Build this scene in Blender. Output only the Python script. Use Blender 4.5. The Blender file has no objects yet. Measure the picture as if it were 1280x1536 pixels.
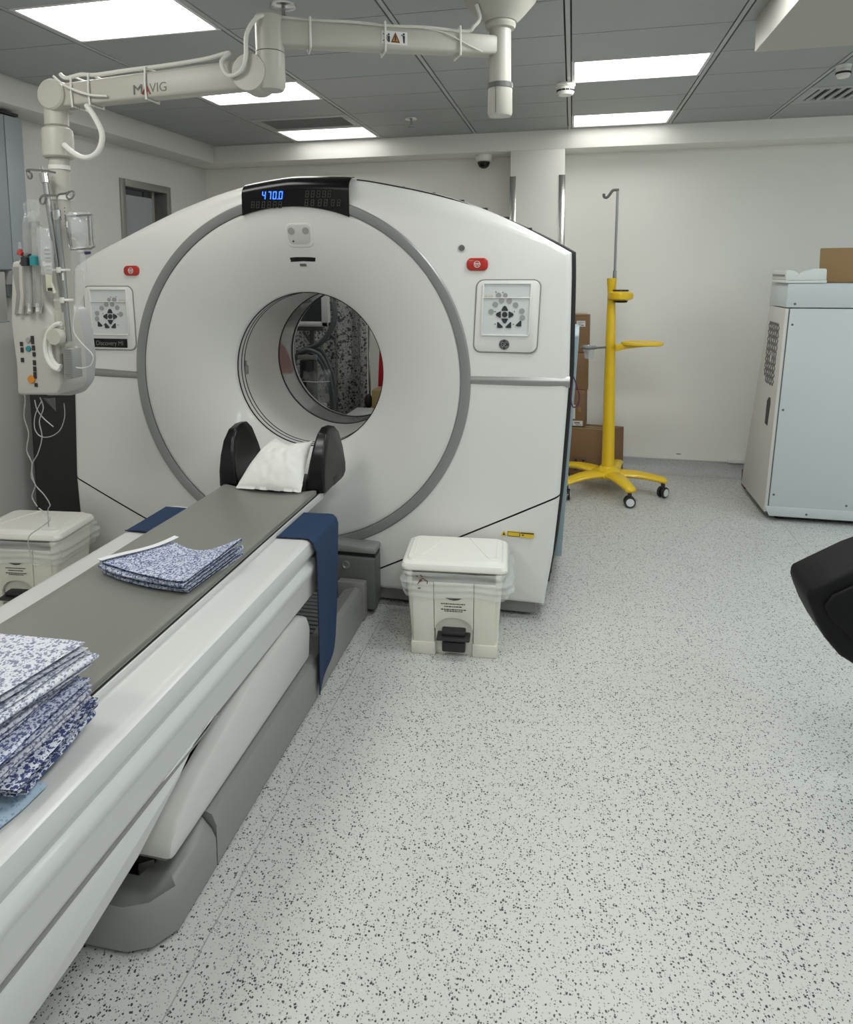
import bpy, bmesh, math, random
from mathutils import Vector, Matrix, noise
random.seed(7)
C = bpy.context.scene.collection
PI = math.pi
V = Vector

# ------------------------------------------------------------------ camera
FPX, PPX, PPY, CAMZ = 1002.0, 640.0, 501.0, 1.53
def _rot(yaw, pitch, roll):
    cy, sy, cp, sp, cr, sr = math.cos(yaw), math.sin(yaw), math.cos(pitch), math.sin(pitch), math.cos(roll), math.sin(roll)
    Ry = Matrix(((cy, 0, sy), (0, 1, 0), (-sy, 0, cy)))
    Rx = Matrix(((1, 0, 0), (0, cp, -sp), (0, sp, cp)))
    Rz = Matrix(((cr, -sr, 0), (sr, cr, 0), (0, 0, 1)))
    return Rz @ Rx @ Ry
CM = _rot(.2148, .0972, -.0061)
def ray(px, py):
    d = CM.transposed() @ V(((px - PPX) / FPX, (py - PPY) / FPX, 1))
    return V((d.x, d.z, -d.y))
def at(px, py, Y):
    d = ray(px, py); return V((0, 0, CAMZ)) + d * (Y / d.y)
def atx(px, py, X):
    d = ray(px, py); return V((0, 0, CAMZ)) + d * (X / d.x)
def atz(px, py, Z):
    d = ray(px, py); return V((0, 0, CAMZ)) + d * ((Z - CAMZ) / d.z)
cd = bpy.data.cameras.new('camera'); cam = bpy.data.objects.new('camera', cd); C.objects.link(cam)
r_, d_, f_ = [V((CM[i][0], CM[i][2], -CM[i][1])) for i in range(3)]
cam.matrix_world = Matrix.Translation((0, 0, CAMZ)) @ Matrix((r_, -d_, -f_)).transposed().to_4x4()
cd.sensor_fit = 'HORIZONTAL'; cd.sensor_width = 36; cd.lens = FPX / 1280 * 36
cd.shift_x = 0; cd.shift_y = (PPY - 768) / 1280; cd.clip_start = .02
bpy.context.scene.camera = cam

# ------------------------------------------------------------------ materials
def mat(name, col, rough=.5, metal=0, bump=0, bscale=200, spec=.5, var=0, vscale=4, coat=0, emis=None, estr=1):
    m = bpy.data.materials.new(name); m.use_nodes = True
    nt = m.node_tree; b = nt.nodes['Principled BSDF']
    b.inputs['Base Color'].default_value = (*col, 1); b.inputs['Roughness'].default_value = rough
    b.inputs['Metallic'].default_value = metal; b.inputs['Specular IOR Level'].default_value = spec
    b.inputs['Coat Weight'].default_value = coat
    tc = nt.nodes.new('ShaderNodeTexCoord')
    n = nt.nodes.new('ShaderNodeTexNoise'); n.inputs['Scale'].default_value = vscale; n.inputs['Detail'].default_value = 4
    nt.links.new(tc.outputs['Object'], n.inputs['Vector'])
    mx = nt.nodes.new('ShaderNodeMix'); mx.data_type = 'RGBA'
    v = var if var else .02
    mx.inputs['A'].default_value = (*[c * (1 - v) for c in col], 1); mx.inputs['B'].default_value = (*[min(1, c * (1 + v)) for c in col], 1)
    nt.links.new(n.outputs['Fac'], mx.inputs['Factor']); nt.links.new(mx.outputs['Result'], b.inputs['Base Color'])
    if bump:
        n2 = nt.nodes.new('ShaderNodeTexNoise'); n2.inputs['Scale'].default_value = bscale
        nt.links.new(tc.outputs['Object'], n2.inputs['Vector'])
        bp = nt.nodes.new('ShaderNodeBump'); bp.inputs['Strength'].default_value = bump; bp.inputs['Distance'].default_value = .002
        nt.links.new(n2.outputs['Fac'], bp.inputs['Height']); nt.links.new(bp.outputs['Normal'], b.inputs['Normal'])
    if emis:
        b.inputs['Emission Color'].default_value = (*emis, 1); b.inputs['Emission Strength'].default_value = estr
    return m

def film(name, col, alpha, rough=.25, spec=.6):
    m = mat(name, col, rough, spec=spec); m.node_tree.nodes['Principled BSDF'].inputs['Alpha'].default_value = alpha; return m
def glass(name, col=(1, 1, 1), rough=.03, ior=1.3):
    m = mat(name, col, rough); b = m.node_tree.nodes['Principled BSDF']
    b.inputs['Transmission Weight'].default_value = 1; b.inputs['IOR'].default_value = ior; return m

def specks(name, base, dark, scale, thr, dens, rough=.4, base2=None, distort=.3, second=None, tile=None, space='Object'):
    """base colour with a scatter of irregular flecks: one Voronoi cell per fleck, some cells left empty"""
    m = bpy.data.materials.new(name); m.use_nodes = True; nt = m.node_tree; L = nt.links.new
    b = nt.nodes['Principled BSDF']; b.inputs['Roughness'].default_value = rough
    tc = nt.nodes.new('ShaderNodeTexCoord'); src = tc.outputs[space]
    nz = nt.nodes.new('ShaderNodeTexNoise'); nz.inputs['Scale'].default_value = scale * 1.6; nz.inputs['Detail'].default_value = 3
    L(src, nz.inputs['Vector'])
    ma = nt.nodes.new('ShaderNodeVectorMath'); ma.operation = 'MULTIPLY_ADD'
    L(nz.outputs['Color'], ma.inputs[0]); ma.inputs[1].default_value = (distort / scale * 2,) * 3; L(src, ma.inputs[2])
    def layer(sc, th, de, colr, prev):
        vo = nt.nodes.new('ShaderNodeTexVoronoi'); vo.inputs['Scale'].default_value = sc
        L(ma.outputs[0], vo.inputs['Vector'])
        sp = nt.nodes.new('ShaderNodeSeparateColor'); L(vo.outputs['Color'], sp.inputs[0])
        a = nt.nodes.new('ShaderNodeMath'); a.operation = 'LESS_THAN'; L(sp.outputs[0], a.inputs[0]); a.inputs[1].default_value = de
        th_ = nt.nodes.new('ShaderNodeMath'); th_.operation = 'MULTIPLY_ADD'; L(sp.outputs[1], th_.inputs[0]); th_.inputs[1].default_value = th; th_.inputs[2].default_value = th * .45
        c = nt.nodes.new('ShaderNodeMath'); c.operation = 'LESS_THAN'; L(vo.outputs['Distance'], c.inputs[0]); L(th_.outputs[0], c.inputs[1])
        mu = nt.nodes.new('ShaderNodeMath'); mu.operation = 'MULTIPLY'; L(a.outputs[0], mu.inputs[0]); L(c.outputs[0], mu.inputs[1])
        mx = nt.nodes.new('ShaderNodeMix'); mx.data_type = 'RGBA'; L(mu.outputs[0], mx.inputs['Factor']); L(prev, mx.inputs['A']); mx.inputs['B'].default_value = (*colr, 1)
        return mx.outputs['Result']
    n2 = nt.nodes.new('ShaderNodeTexNoise'); n2.inputs['Scale'].default_value = 3; L(src, n2.inputs['Vector'])
    m0 = nt.nodes.new('ShaderNodeMix'); m0.data_type = 'RGBA'; L(n2.outputs['Fac'], m0.inputs['Factor'])
    m0.inputs['A'].default_value = (*base, 1); m0.inputs['B'].default_value = (*(base2 or [c * 1.05 for c in base]), 1)
    out = m0.outputs['Result']
    if second:
        for s in second: out = layer(s[0], s[1], s[2], s[3], out)
    out = layer(scale, thr, dens, dark, out)
    L(out, b.inputs['Base Color'])
    return m

M = {}
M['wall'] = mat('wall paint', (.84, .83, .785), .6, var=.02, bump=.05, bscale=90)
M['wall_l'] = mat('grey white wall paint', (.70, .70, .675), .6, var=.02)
M['ceil'] = mat('metal ceiling tile', (.35, .365, .365), .45, var=.03)
M['ceil_gap'] = mat('ceiling gap', (.06, .06, .06), .6)
M['ceil_bar'] = mat('ceiling bar', (.42, .43, .43), .4)
M['floor'] = specks('speckled vinyl floor', (.56, .565, .545), (.045, .045, .05), 165, .34, .42, .38, distort=.5,
                    second=[(190, .32, .42, (.30, .30, .30)), (120, .16, .2, (.66, .66, .65))])
M['cove'] = specks('speckled vinyl skirting', (.44, .445, .44), (.05, .05, .055), 165, .24, .4, .45, second=[(95, .2, .3, (.25, .25, .26))])
M['white'] = mat('white gloss shell', (.70, .70, .685), .28, coat=.25, var=.01)
M['funnel'] = mat('satin white funnel', (.66, .66, .645), .36, coat=.15, var=.01)
M['seam'] = mat('black seam', (.012, .012, .014), .5)
M['ring'] = mat('silver grey trim', (.27, .275, .275), .36, metal=.3)
M['bar'] = mat('brushed aluminium', (.34, .34, .335), .38, metal=.75)
M['satin'] = mat('satin steel', (.33, .33, .31), .4, metal=.6)
M['blk'] = mat('black gloss plastic', (.004, .004, .005), .25, spec=.4)
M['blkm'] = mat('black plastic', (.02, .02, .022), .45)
M['blk_leather'] = mat('black upholstery', (.004, .004, .005), .6, spec=.25, bump=.1, bscale=400)
M['dgrey'] = mat('dark grey plastic', (.115, .12, .115), .45)
M['bgrey'] = mat('mid grey plastic', (.235, .235, .225), .42)
M['bgrey2'] = mat('grey ribbed plastic', (.16, .17, .165), .5)
M['table'] = mat('table white plastic', (.60, .605, .595), .35, coat=.12, var=.01)
M['table2'] = mat('table off white plastic', (.56, .55, .535), .4, var=.01)
M['vinyl'] = mat('grey green vinyl', (.205, .21, .19), .4, bump=.08, bscale=300, var=.06, vscale=3)
M['blue'] = mat('navy strap fabric', (.007, .030, .085), .75, bump=.25, bscale=500, var=.15, vscale=30)
M['bluehem'] = mat('dark navy hem', (.006, .016, .055), .8)
M['pillow'] = mat('white pillow cotton', (.78, .78, .76), .8, bump=.25, bscale=60)
M['bin'] = mat('cream bin plastic', (.72, .70, .62), .4, var=.02)
M['binlid'] = mat('white bin lid plastic', (.80, .79, .74), .35, var=.01)
M['liner'] = film('clear bag film', (.80, .83, .83), .30, .18)
M['mavig'] = mat('cream enamel', (.47, .455, .405), .38, var=.02)
M['cable'] = mat('white cable', (.70, .69, .65), .45)
M['chrome'] = mat('stainless steel', (.60, .60, .59), .22, metal=1)
M['rod'] = mat('satin steel rod', (.34, .35, .35), .3, metal=.8)
M['wirerod'] = mat('polished wire', (.30, .30, .30), .25, metal=.9)
M['inj'] = mat('injector plastic', (.50, .485, .455), .4)
M['inj2'] = mat('injector pale plastic', (.46, .46, .47), .35)
M['yellow'] = mat('yellow enamel', (.80, .53, .012), .3, coat=.3)
M['card'] = mat('brown cardboard', (.235, .135, .066), .75, var=.06, vscale=12)
M['card2'] = mat('light brown cardboard', (.33, .205, .095), .75, var=.05)
M['tape'] = mat('packing tape', (.36, .27, .12), .35)
M['label'] = mat('paper label', (.72, .72, .72), .6)
M['ink'] = mat('black ink', (.02, .02, .022), .6)
M['inkg'] = mat('grey print', (.17, .165, .165), .6)
M['cab'] = mat('pale blue grey steel', (.56, .61, .62), .4, var=.01)
M['cabf'] = mat('cabinet door white', (.60, .585, .56), .42)
M['cabtop'] = mat('pale plastic', (.66, .69, .67), .38)
M['closet'] = mat('blue grey laminate', (.33, .37, .40), .45)
M['closet2'] = mat('grey laminate', (.42, .42, .40), .5)
M['red'] = mat('red button', (.42, .018, .010), .3, coat=.2)
M['redbag'] = mat('red plastic', (.45, .005, .015), .4)
M['paleblue'] = mat('pale blue cover', (.28, .36, .40), .4)
M['btn'] = mat('grey rubber key', (.30, .31, .30), .5)
M['btnd'] = mat('charcoal key', (.025, .028, .034), .4)
M['warn'] = mat('yellow sticker', (.70, .48, .02), .5)
M['digit'] = mat('blue display digits', (.0, .02, .1), .4, emis=(.03, .13, 1), estr=3)
M['digoff'] = mat('unlit display digits', (.020, .019, .018), .5)
M['screen'] = mat('black display glass', (.003, .003, .004), .22, spec=.3)
M['lcd'] = mat('dull lcd', (.52, .52, .42), .4)
M['light_bright'] = mat('brighter light panel diffuser', (.9, .9, .9), .5, emis=(1.0, .985, .94), estr=13)
M['light_soft'] = mat('dimmer light panel diffuser', (.9, .9, .9), .5, emis=(1.0, .985, .94), estr=3.6)
M['light'] = mat('light panel diffuser', (.9, .9, .9), .5, emis=(1.0, .985, .94), estr=8)
M['lightf'] = mat('light panel frame', (.72, .72, .72), .4)
M['doorleaf'] = mat('grey blue door', (.33, .36, .38), .45)
M['plate'] = mat('clear polycarbonate', (.8, .82, .84), .12)
M['hose'] = mat('grey hose', (.085, .10, .11), .45)
M['teal'] = mat('teal plastic', (.02, .22, .24), .4)
M['orange'] = mat('orange button', (.55, .22, .02), .4)
M['redcap'] = mat('red cap', (.45, .04, .03), .4)
M['bottle'] = film('clear bottle', (.66, .69, .70), .30, .05, 1)
M['clear'] = film('clear plastic', (.62, .66, .68), .24, .08, 1)
M['tube'] = film('clear tubing', (.66, .68, .66), .6, .2)
M['purple'] = mat('purple wire', (.06, .012, .05), .4)
M['mark'] = mat('scuffed plaster', (.12, .10, .08), .8)
M['blood'] = mat('brown stain', (.12, .03, .015), .6)
M['cyl'] = film('frosted syringe', (.42, .43, .42), .42, .15)

def gown_mat(name, base, ink, sc, thr, dens, sec=None):
    return specks(name, base, ink, sc, thr, dens, .85, distort=.55, second=sec)
GM = [gown_mat('white cotton with blue sprigs', (.64, .65, .71), (.21, .23, .33), 150, .48, .75, [(260, .36, .6, (.40, .42, .52))]),
      gown_mat('white cotton with navy scrolls', (.57, .61, .71), (.09, .115, .25), 190, .52, .85, [(300, .40, .6, (.24, .28, .44))]),
      gown_mat('lilac cotton with soft sprigs', (.50, .50, .57), (.14, .15, .25), 170, .48, .75, [(280, .36, .6, (.30, .31, .42))]),
      gown_mat('navy on white cotton', (.54, .57, .64), (.03, .045, .14), 150, .56, .85, [(260, .40, .7, (.13, .15, .28))])]
M['gownpale'] = gown_mat('pale blue flecked cotton', (.36, .47, .58), (.22, .33, .48), 170, .4, .5)
M['gownlining'] = mat('white gown lining', (.78, .78, .80), .85)
M['curtain'] = specks('floral curtain fabric', (.34, .34, .335), (.07, .07, .085), 48, .44, .70, .85, distort=.6,
                      second=[(95, .34, .7, (.10, .13, .12)), (60, .26, .45, (.14, .06, .10)), (120, .34, .6, (.55, .55, .53))])

# ------------------------------------------------------------------ mesh helpers
class MB:
    def __init__(s): s.bm = bmesh.new()
    def add(s, bm):
        me = bpy.data.meshes.new('t'); bm.to_mesh(me); bm.free(); s.bm.from_mesh(me); bpy.data.meshes.remove(me); return s
    def box(s, lo, hi, bev=0, seg=2, rz=0, piv=None, rot=None):
        b = bmesh.new(); bmesh.ops.create_cube(b, size=1)
        lo, hi = V(lo), V(hi); c = (lo + hi) / 2; d = hi - lo
        for v in b.verts: v.co = V((v.co.x * d.x, v.co.y * d.y, v.co.z * d.z))
        if bev: bmesh.ops.bevel(b, geom=b.edges[:], offset=min(bev, .49 * min(d)), segments=seg, profile=.5, affect='EDGES')
        R = rot if rot is not None else Matrix.Rotation(rz, 3, 'Z')
        p = V(piv) if piv is not None else c
        for v in b.verts: v.co = R @ (v.co + c - p) + p
        return s.add(b)
    def prism(s, poly, ax, a0, a1, bev=0, seg=2):
        """poly: 2-D points in the plane across axis ax ('x': (y,z), 'y': (x,z), 'z': (x,y)), carried from a0 to a1"""
        b = bmesh.new()
        def P(p, a): return {'x': (a, p[0], p[1]), 'y': (p[0], a, p[1]), 'z': (p[0], p[1], a)}[ax]
        A = [b.verts.new(P(p, a0)) for p in poly]; B = [b.verts.new(P(p, a1)) for p in poly]
        n = len(poly); b.faces.new(A); b.faces.new(B[::-1])
        for i in range(n): b.faces.new((A[i], B[i], B[(i + 1) % n], A[(i + 1) % n]))
        bmesh.ops.recalc_face_normals(b, faces=b.faces[:])
        if bev: bmesh.ops.bevel(b, geom=[e for e in b.edges if len(e.link_faces) == 2 and e.calc_face_angle() > .5], offset=bev, segments=seg, profile=.5, affect='EDGES')
        return s.add(b)
    def tube(s, pts, r, n=8, cap=True, closed=False, smooth=0):
        pts = [V(p) for p in pts]
        if smooth: pts = catmull(pts, smooth, closed)
        b = bmesh.new(); rings = []; N = len(pts); up = None
        for i, p in enumerate(pts):
            a = pts[i - 1] if (i > 0 or closed) else p; c = pts[(i + 1) % N] if (i < N - 1 or closed) else p
            t = (c - a).normalized() if (c - a).length > 1e-9 else V((0, 0, 1))
            if up is None: up = t.orthogonal().normalized()
            up = (up - t * up.dot(t)); up = up.normalized() if up.length > 1e-6 else t.orthogonal().normalized()
            w = t.cross(up); rr = r[i * (len(r) - 1) // max(1, N - 1)] if isinstance(r, (list, tuple)) else r
            rings.append([b.verts.new(p + (up * math.cos(k * 2 * PI / n) + w * math.sin(k * 2 * PI / n)) * rr) for k in range(n)])
        for i in range(N if closed else N - 1):
            A, B = rings[i], rings[(i + 1) % N]
            for k in range(n): b.faces.new((A[k], A[(k + 1) % n], B[(k + 1) % n], B[k]))
        if cap and not closed: b.faces.new(rings[0][::-1]); b.faces.new(rings[-1])
        bmesh.ops.recalc_face_normals(b, faces=b.faces[:])
        return s.add(b)
    def lathe(s, prof, o=(0, 0, 0), axis='z', n=32, closed=False, dirv=None):
        b = bmesh.new(); o = V(o)
        Q = V(dirv).to_track_quat('Z', 'Y').to_matrix() if dirv is not None else {'z': Matrix.Identity(3), 'y': Matrix(((1, 0, 0), (0, 0, 1), (0, 1, 0))), 'x': Matrix(((0, 0, 1), (1, 0, 0), (0, 1, 0)))}[axis]
        rings = []
        for r, h in prof:
            if r < 1e-6: rings.append([b.verts.new(o + Q @ V((0, 0, h)))])
            else: rings.append([b.verts.new(o + Q @ V((r * math.cos(2 * PI * k / n), r * math.sin(2 * PI * k / n), h))) for k in range(n)])
        for A, B in zip(rings, rings[1:] + ([rings[0]] if closed else [])):
            for k in range(n):
                q = [A[k % len(A)], A[(k + 1) % len(A)], B[(k + 1) % len(B)], B[k % len(B)]]
                u = []
                for v in q:
                    if v not in u: u.append(v)
                if len(u) > 2:
                    try: b.faces.new(u)
                    except ValueError: pass
        bmesh.ops.recalc_face_normals(b, faces=b.faces[:])
        return s.add(b)
    def cyl(s, p0, p1, r0, r1=None, n=20):
        p0, p1 = V(p0), V(p1); r1 = r0 if r1 is None else r1; L = (p1 - p0).length
        return s.lathe([(0, 0), (r0, 0), (r1, L), (0, L)], p0, n=n, dirv=p1 - p0)
    def ball(s, c, rx, ry=None, rz=None, n=16):
        b = bmesh.new(); bmesh.ops.create_uvsphere(b, u_segments=n, v_segments=max(6, n // 2), radius=1)
        for v in b.verts: v.co = V((v.co.x * rx, v.co.y * (ry or rx), v.co.z * (rz or rx))) + V(c)
        return s.add(b)
    def grid(s, fn, nu, nv, closeu=False, thick=0):
        b = bmesh.new(); mu = nu if closeu else nu + 1
        vs = [[b.verts.new(fn(i / nu, j / nv)) for j in range(nv + 1)] for i in range(mu)]
        for i in range(nu):
            for j in range(nv): b.faces.new((vs[i][j], vs[(i + 1) % mu][j], vs[(i + 1) % mu][j + 1], vs[i][j + 1]))
        bmesh.ops.recalc_face_normals(b, faces=b.faces[:])
        if thick:
            b.normal_update(); fs = b.faces[:]; mp = {v: b.verts.new(v.co - v.normal * thick) for v in b.verts[:]}
            for e in [e for e in b.edges if len(e.link_faces) == 1]:
                a, c = e.verts; b.faces.new((a, c, mp[c], mp[a]))
            for f in fs: b.faces.new([mp[v] for v in f.verts][::-1])
            bmesh.ops.recalc_face_normals(b, faces=b.faces[:])
        return s.add(b)
    def text(s, txt, size, o, xdir, ydir, depth=.001, align='CENTER', sx=1):
        cu = bpy.data.curves.new('t', 'FONT'); cu.body = txt; cu.size = size; cu.extrude = depth; cu.align_x = align; cu.align_y = 'CENTER'
        ob = bpy.data.objects.new('t', cu); C.objects.link(ob)
        dg = bpy.context.evaluated_depsgraph_get(); dg.update()
        me = bpy.data.meshes.new_from_object(ob.evaluated_get(dg)); b = bmesh.new(); b.from_mesh(me)
        bpy.data.objects.remove(ob); bpy.data.curves.remove(cu); bpy.data.meshes.remove(me)
        x, y = V(xdir).normalized(), V(ydir).normalized(); z = x.cross(y)
        for v in b.verts: v.co = V(o) + x * v.co.x * sx + y * v.co.y + z * v.co.z
        return s.add(b)

def catmull(p, k, closed=False):
    out = []; n = len(p)
    for i in range(n if closed else n - 1):
        p0 = p[i - 1] if (i > 0 or closed) else p[0]; p1 = p[i]; p2 = p[(i + 1) % n]; p3 = p[(i + 2) % n] if (i + 2 < n or closed) else p[-1]
        for j in range(k):
            t = j / k
            out.append(.5 * ((2 * p1) + (-p0 + p2) * t + (2 * p0 - 5 * p1 + 4 * p2 - p3) * t * t + (-p0 + 3 * p1 - 3 * p2 + p3) * t ** 3))
    if not closed: out.append(p[-1])
    return out

def obj(name, mb, m, parent=None, ang=35, label=None):
    me = bpy.data.meshes.new(name); mb.bm.to_mesh(me); mb.bm.free()
    base = parent.matrix_world_translation if False else (wloc(parent) if parent else None)
    if parent is not None:
        for v in me.vertices: v.co = v.co - base
    me.polygons.foreach_set('use_smooth', [True] * len(me.polygons))
    me.set_sharp_from_angle(angle=math.radians(ang)); me.materials.append(m)
    o = bpy.data.objects.new(name, me); C.objects.link(o)
    if parent is not None: o.parent = parent
    if label: o['label'] = label
    return o
def pieces(name, mb, m, parent, ang=35, label=None):
    """one object per connected piece of the mesh"""
    bm = mb.bm; seen = set(); out = []
    for v0 in bm.verts[:]:
        if v0 in seen: continue
        st, comp = [v0], []; seen.add(v0)
        while st:
            v = st.pop(); comp.append(v)
            for e in v.link_edges:
                w = e.other_vert(v)
                if w not in seen: seen.add(w); st.append(w)
        b = MB(); mp = {v: b.bm.verts.new(v.co) for v in comp}
        for f in {f for v in comp for f in v.link_faces}: b.bm.faces.new([mp[v] for v in f.verts])
        bmesh.ops.recalc_face_normals(b.bm, faces=b.bm.faces[:])
        out.append(obj(name, b, m, parent, ang, label))
    bm.free(); return out
def wloc(o):
    p = V((0, 0, 0))
    while o is not None: p = p + o.location; o = o.parent
    return p
def tag(o, label, cat, group=None, kind=None):
    o['label'] = label; o['category'] = cat
    if group: o['group'] = group
    if kind: o['kind'] = kind
    return o
def thing(name, label, cat, loc=(0, 0, 0), group=None):
    o = bpy.data.objects.new(name, None); C.objects.link(o); o.location = loc; o.empty_display_size = .05
    return tag(o, label, cat, group)
def single(name, mb, m, label, cat, base, group=None, ang=35):
    """a thing that is one mesh: its origin goes to its base"""
    me_o = obj(name, mb, m, None, ang)
    for v in me_o.data.vertices: v.co = v.co - V(base)
    me_o.location = base
    return tag(me_o, label, cat, group)
def struct(name, mb, m, parent=None, ang=35):
    o = obj(name, mb, m, parent, ang)
    if parent is None: o['kind'] = 'structure'
    return o
def copy_tree(o, parent=None):
    c = o.copy(); C.objects.link(c)
    if parent is not None: c.parent = parent
    for ch in [x for x in bpy.data.objects if x.parent == o]: copy_tree(ch, c)
    return c

# ------------------------------------------------------------------ the room
WL, WB, WR, WF = -3.0, 5.15, 3.1, -1.6          # wall planes: left, back, right, front
BY, BX = 4.90, -2.775                            # faces of the back beam and the left bulkhead
ZB, ZC = 2.366, 2.498                            # underside of beam, ceiling
struct('floor', MB().box((WL - .1, WF - .1, -.05), (WR + .1, WB + .1, 0)), M['floor'])
sm = MB(); sm.box((-.80, -.6, -.0005), (-.797, 2.68, .0006)); sm.box((1.25, -.6, -.0005), (1.253, 4.2, .0006))
sf = struct('floor_strip', sm, mat('vinyl weld', (.36, .36, .35), .5)); sf['kind'] = 'structure'
struct('wall_back', MB().box((WL - .1, WB, 0), (WR + .1, WB + .1, 2.7)), M['wall'])
# left wall, with the doorway left open at its far end
DY0, DY1, DZ = 4.04, 4.62, 2.155
wl = MB().box((WL - .1, WF, 0), (WL, DY0, 2.7)).box((WL - .1, DY1, 0), (WL, WB, 2.7)).box((WL - .1, DY0, DZ), (WL, DY1, 2.7))
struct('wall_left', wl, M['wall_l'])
struct('wall_right', MB().box((WR, WF, 0), (WR + .1, WB, 2.7)), M['wall'])
struct('wall_front', MB().box((WL, WF - .1, 0), (WR, WF, 2.7)), M['wall'])
struct('trim_1', MB().box((WL, BY, ZB), (WR, WB, 2.7), .004), M['wall'])                       # beam along the back wall
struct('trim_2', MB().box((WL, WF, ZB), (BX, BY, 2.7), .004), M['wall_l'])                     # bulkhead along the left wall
col = struct('trim_3', MB().box((-.445, BY, 0), (-.063, WB, ZB), .004), M['wall'])             # pillar
for x0, x1 in ((-.449, -.405), (-.103, -.059)):
    g = MB(); sx = -1 if x0 < -.2 else 1
    xe = x0 if sx < 0 else x1
    g.box((x0, BY - .004, 1.0), (x1, BY, 2.186), .001).box((min(xe, xe - sx * .004), BY - .004, 1.0), (max(xe, xe - sx * .004), BY + .05, 2.186), .001)
    obj('corner_guard', g, M['chrome'], col, label='brushed steel corner guard')
struct('trim_4', MB().box((.692, -1.2, 2.375), (2.4, 2.955, 2.55), .004), mat('duct casing paint', (.46, .44, .40), .55))           # boxed-in duct under the ceiling, right
# coved vinyl skirting
cv = [(WB - .0, 0), (WB - .075, .001), (WB - .045, .008), (WB - .022, .028), (WB - .010, .06), (WB - .008, .105), (WB, .105)]
struct('baseboard_back', MB().prism(cv, 'x', -.063, WR), M['cove'])
struct('baseboard_left', MB().prism([(-WL - p[0] + WB, p[1]) for p in cv] and [(WL, 0), (WL + .075, .001), (WL + .045, .008), (WL + .022, .028), (WL + .010, .06), (WL + .008, .105), (WL, .105)], 'y', WF, DY0 - .06), M['cove'])
struct('trim_5', MB().box((-.063, WB - .011, .105), (WR, WB, .112), .001), M['table'])
# scuffs on the back wall
sc = MB()
for (px, py, w, h) in ((1018, 681, .022, .004),):
    p = at(px, py, WB); sc.prism([(p.x - w, p.z), (p.x - w * .2, p.z + h), (p.x + w, p.z + h * .4), (p.x + w * .5, p.z - h * .7), (p.x - w * .4, p.z - h * .6)], 'y', WB - .0015, WB)
single('wall_scuff', sc, M['mark'], 'small dark chipped scuff low on the back wall', 'scuff', (at(1018, 681, WB).x, WB, .3))
# doorway on the left wall
door = struct('door_1', MB().box((WL - .07, DY0 + .03, .01), (WL - .03, DY0 + .40, DZ - .10)), M['doorleaf'])
fr = MB().box((WL - .11, DY0, 0), (WL + .012, DY0 + .05, DZ), .002).box((WL - .11, DY1 - .05, 0), (WL + .012, DY1, DZ), .002).box((WL - .11, DY0 + .0502, DZ - .05), (WL + .0118, DY1 - .0502, DZ), .002)
fr.box((WL - .11, DY0 + .40, 0), (WL - .09, DY1 - .045, DZ - .045), .001).box((WL - .06, DY1 - .16, 0), (WL - .04, DY1 - .13, DZ - .045), .002)
obj('door_frame', fr, M['satin'], door, label='brushed steel door frame')

# ceiling: square-edged metal tiles between bars
GX = [BX, -2.075, -1.39, -.70, -.032, .628, 1.24, 1.90, 2.55, WR]
GY = [WF] + [round(4.855 - .38 * k, 3) for k in range(16, -1, -1)]
LIGHTS = [(1, 2.195), (1, 3.335), (1, 4.475), (4, 3.335), (4, 4.475)]
VENTS = [(1, 4.095), (6, 4.095)]
ce = MB().box((WL, WF, ZC + .02), (WR, WB, ZC + .12))
struct('ceiling', ce, M['ceil_gap'])
ti = MB(); brs = MB()
holes = {(i, y) for i, y in LIGHTS + VENTS}
for i in range(len(GX) - 1):
    for j in range(len(GY) - 1):
        if (i, GY[j]) in holes: continue
        ti.box((GX[i] + .016, GY[j] + .0028, ZC), (GX[i + 1] - .016, GY[j + 1] - .0028, ZC + .019))
    ti.box((GX[i] + .016, 4.858, ZC), (GX[i + 1] - .016, BY, ZC + .019))
for x in GX[1:-1]: brs.box((x - .009, WF, ZC + .001), (x + .009, BY, ZC + .019))
struct('ceiling_tile', ti, M['ceil']); struct('ceiling_strip', brs, M['ceil_bar'])
LT = ['white ceiling light panel nearest the camera, above the jointed arm',
      'ceiling light panel half hidden behind the jointed arm',
      'small far ceiling light panel touching the slotted air vent',
      'ceiling light panel beside the round smoke detector',
      'ceiling light panel against the beam above the pillar']
for (i, y), lb in zip(LIGHTS, LT):
    x0, x1, y1 = GX[i] + .014, GX[i + 1] - .014, y + .38
    t = thing('ceiling_light', lb, 'ceiling light', ((x0 + x1) / 2, y + .19, ZC), 'ceiling light panels')
    f = MB(); w = .016
    for lo, hi in (((x0, y + .002), (x1, y + w)), ((x0, y1 - w), (x1, y1 - .002)), ((x0, y + w + .0002), (x0 + w, y1 - w - .0002)), ((x1 - w, y + w + .0002), (x1, y1 - w - .0002))):
        f.box((*lo, ZC - .001), (*hi, ZC + .019), .001)
    obj('frame', f, M['lightf'], t)
    obj('diffuser', MB().box((x0 + w, y + w, ZC + .006), (x1 - w, y1 - w, ZC + .012)), M['light_bright'] if (i, y) == (4, 3.335) else M['light_soft'] if y > 4 else M['light'], t)
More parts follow.
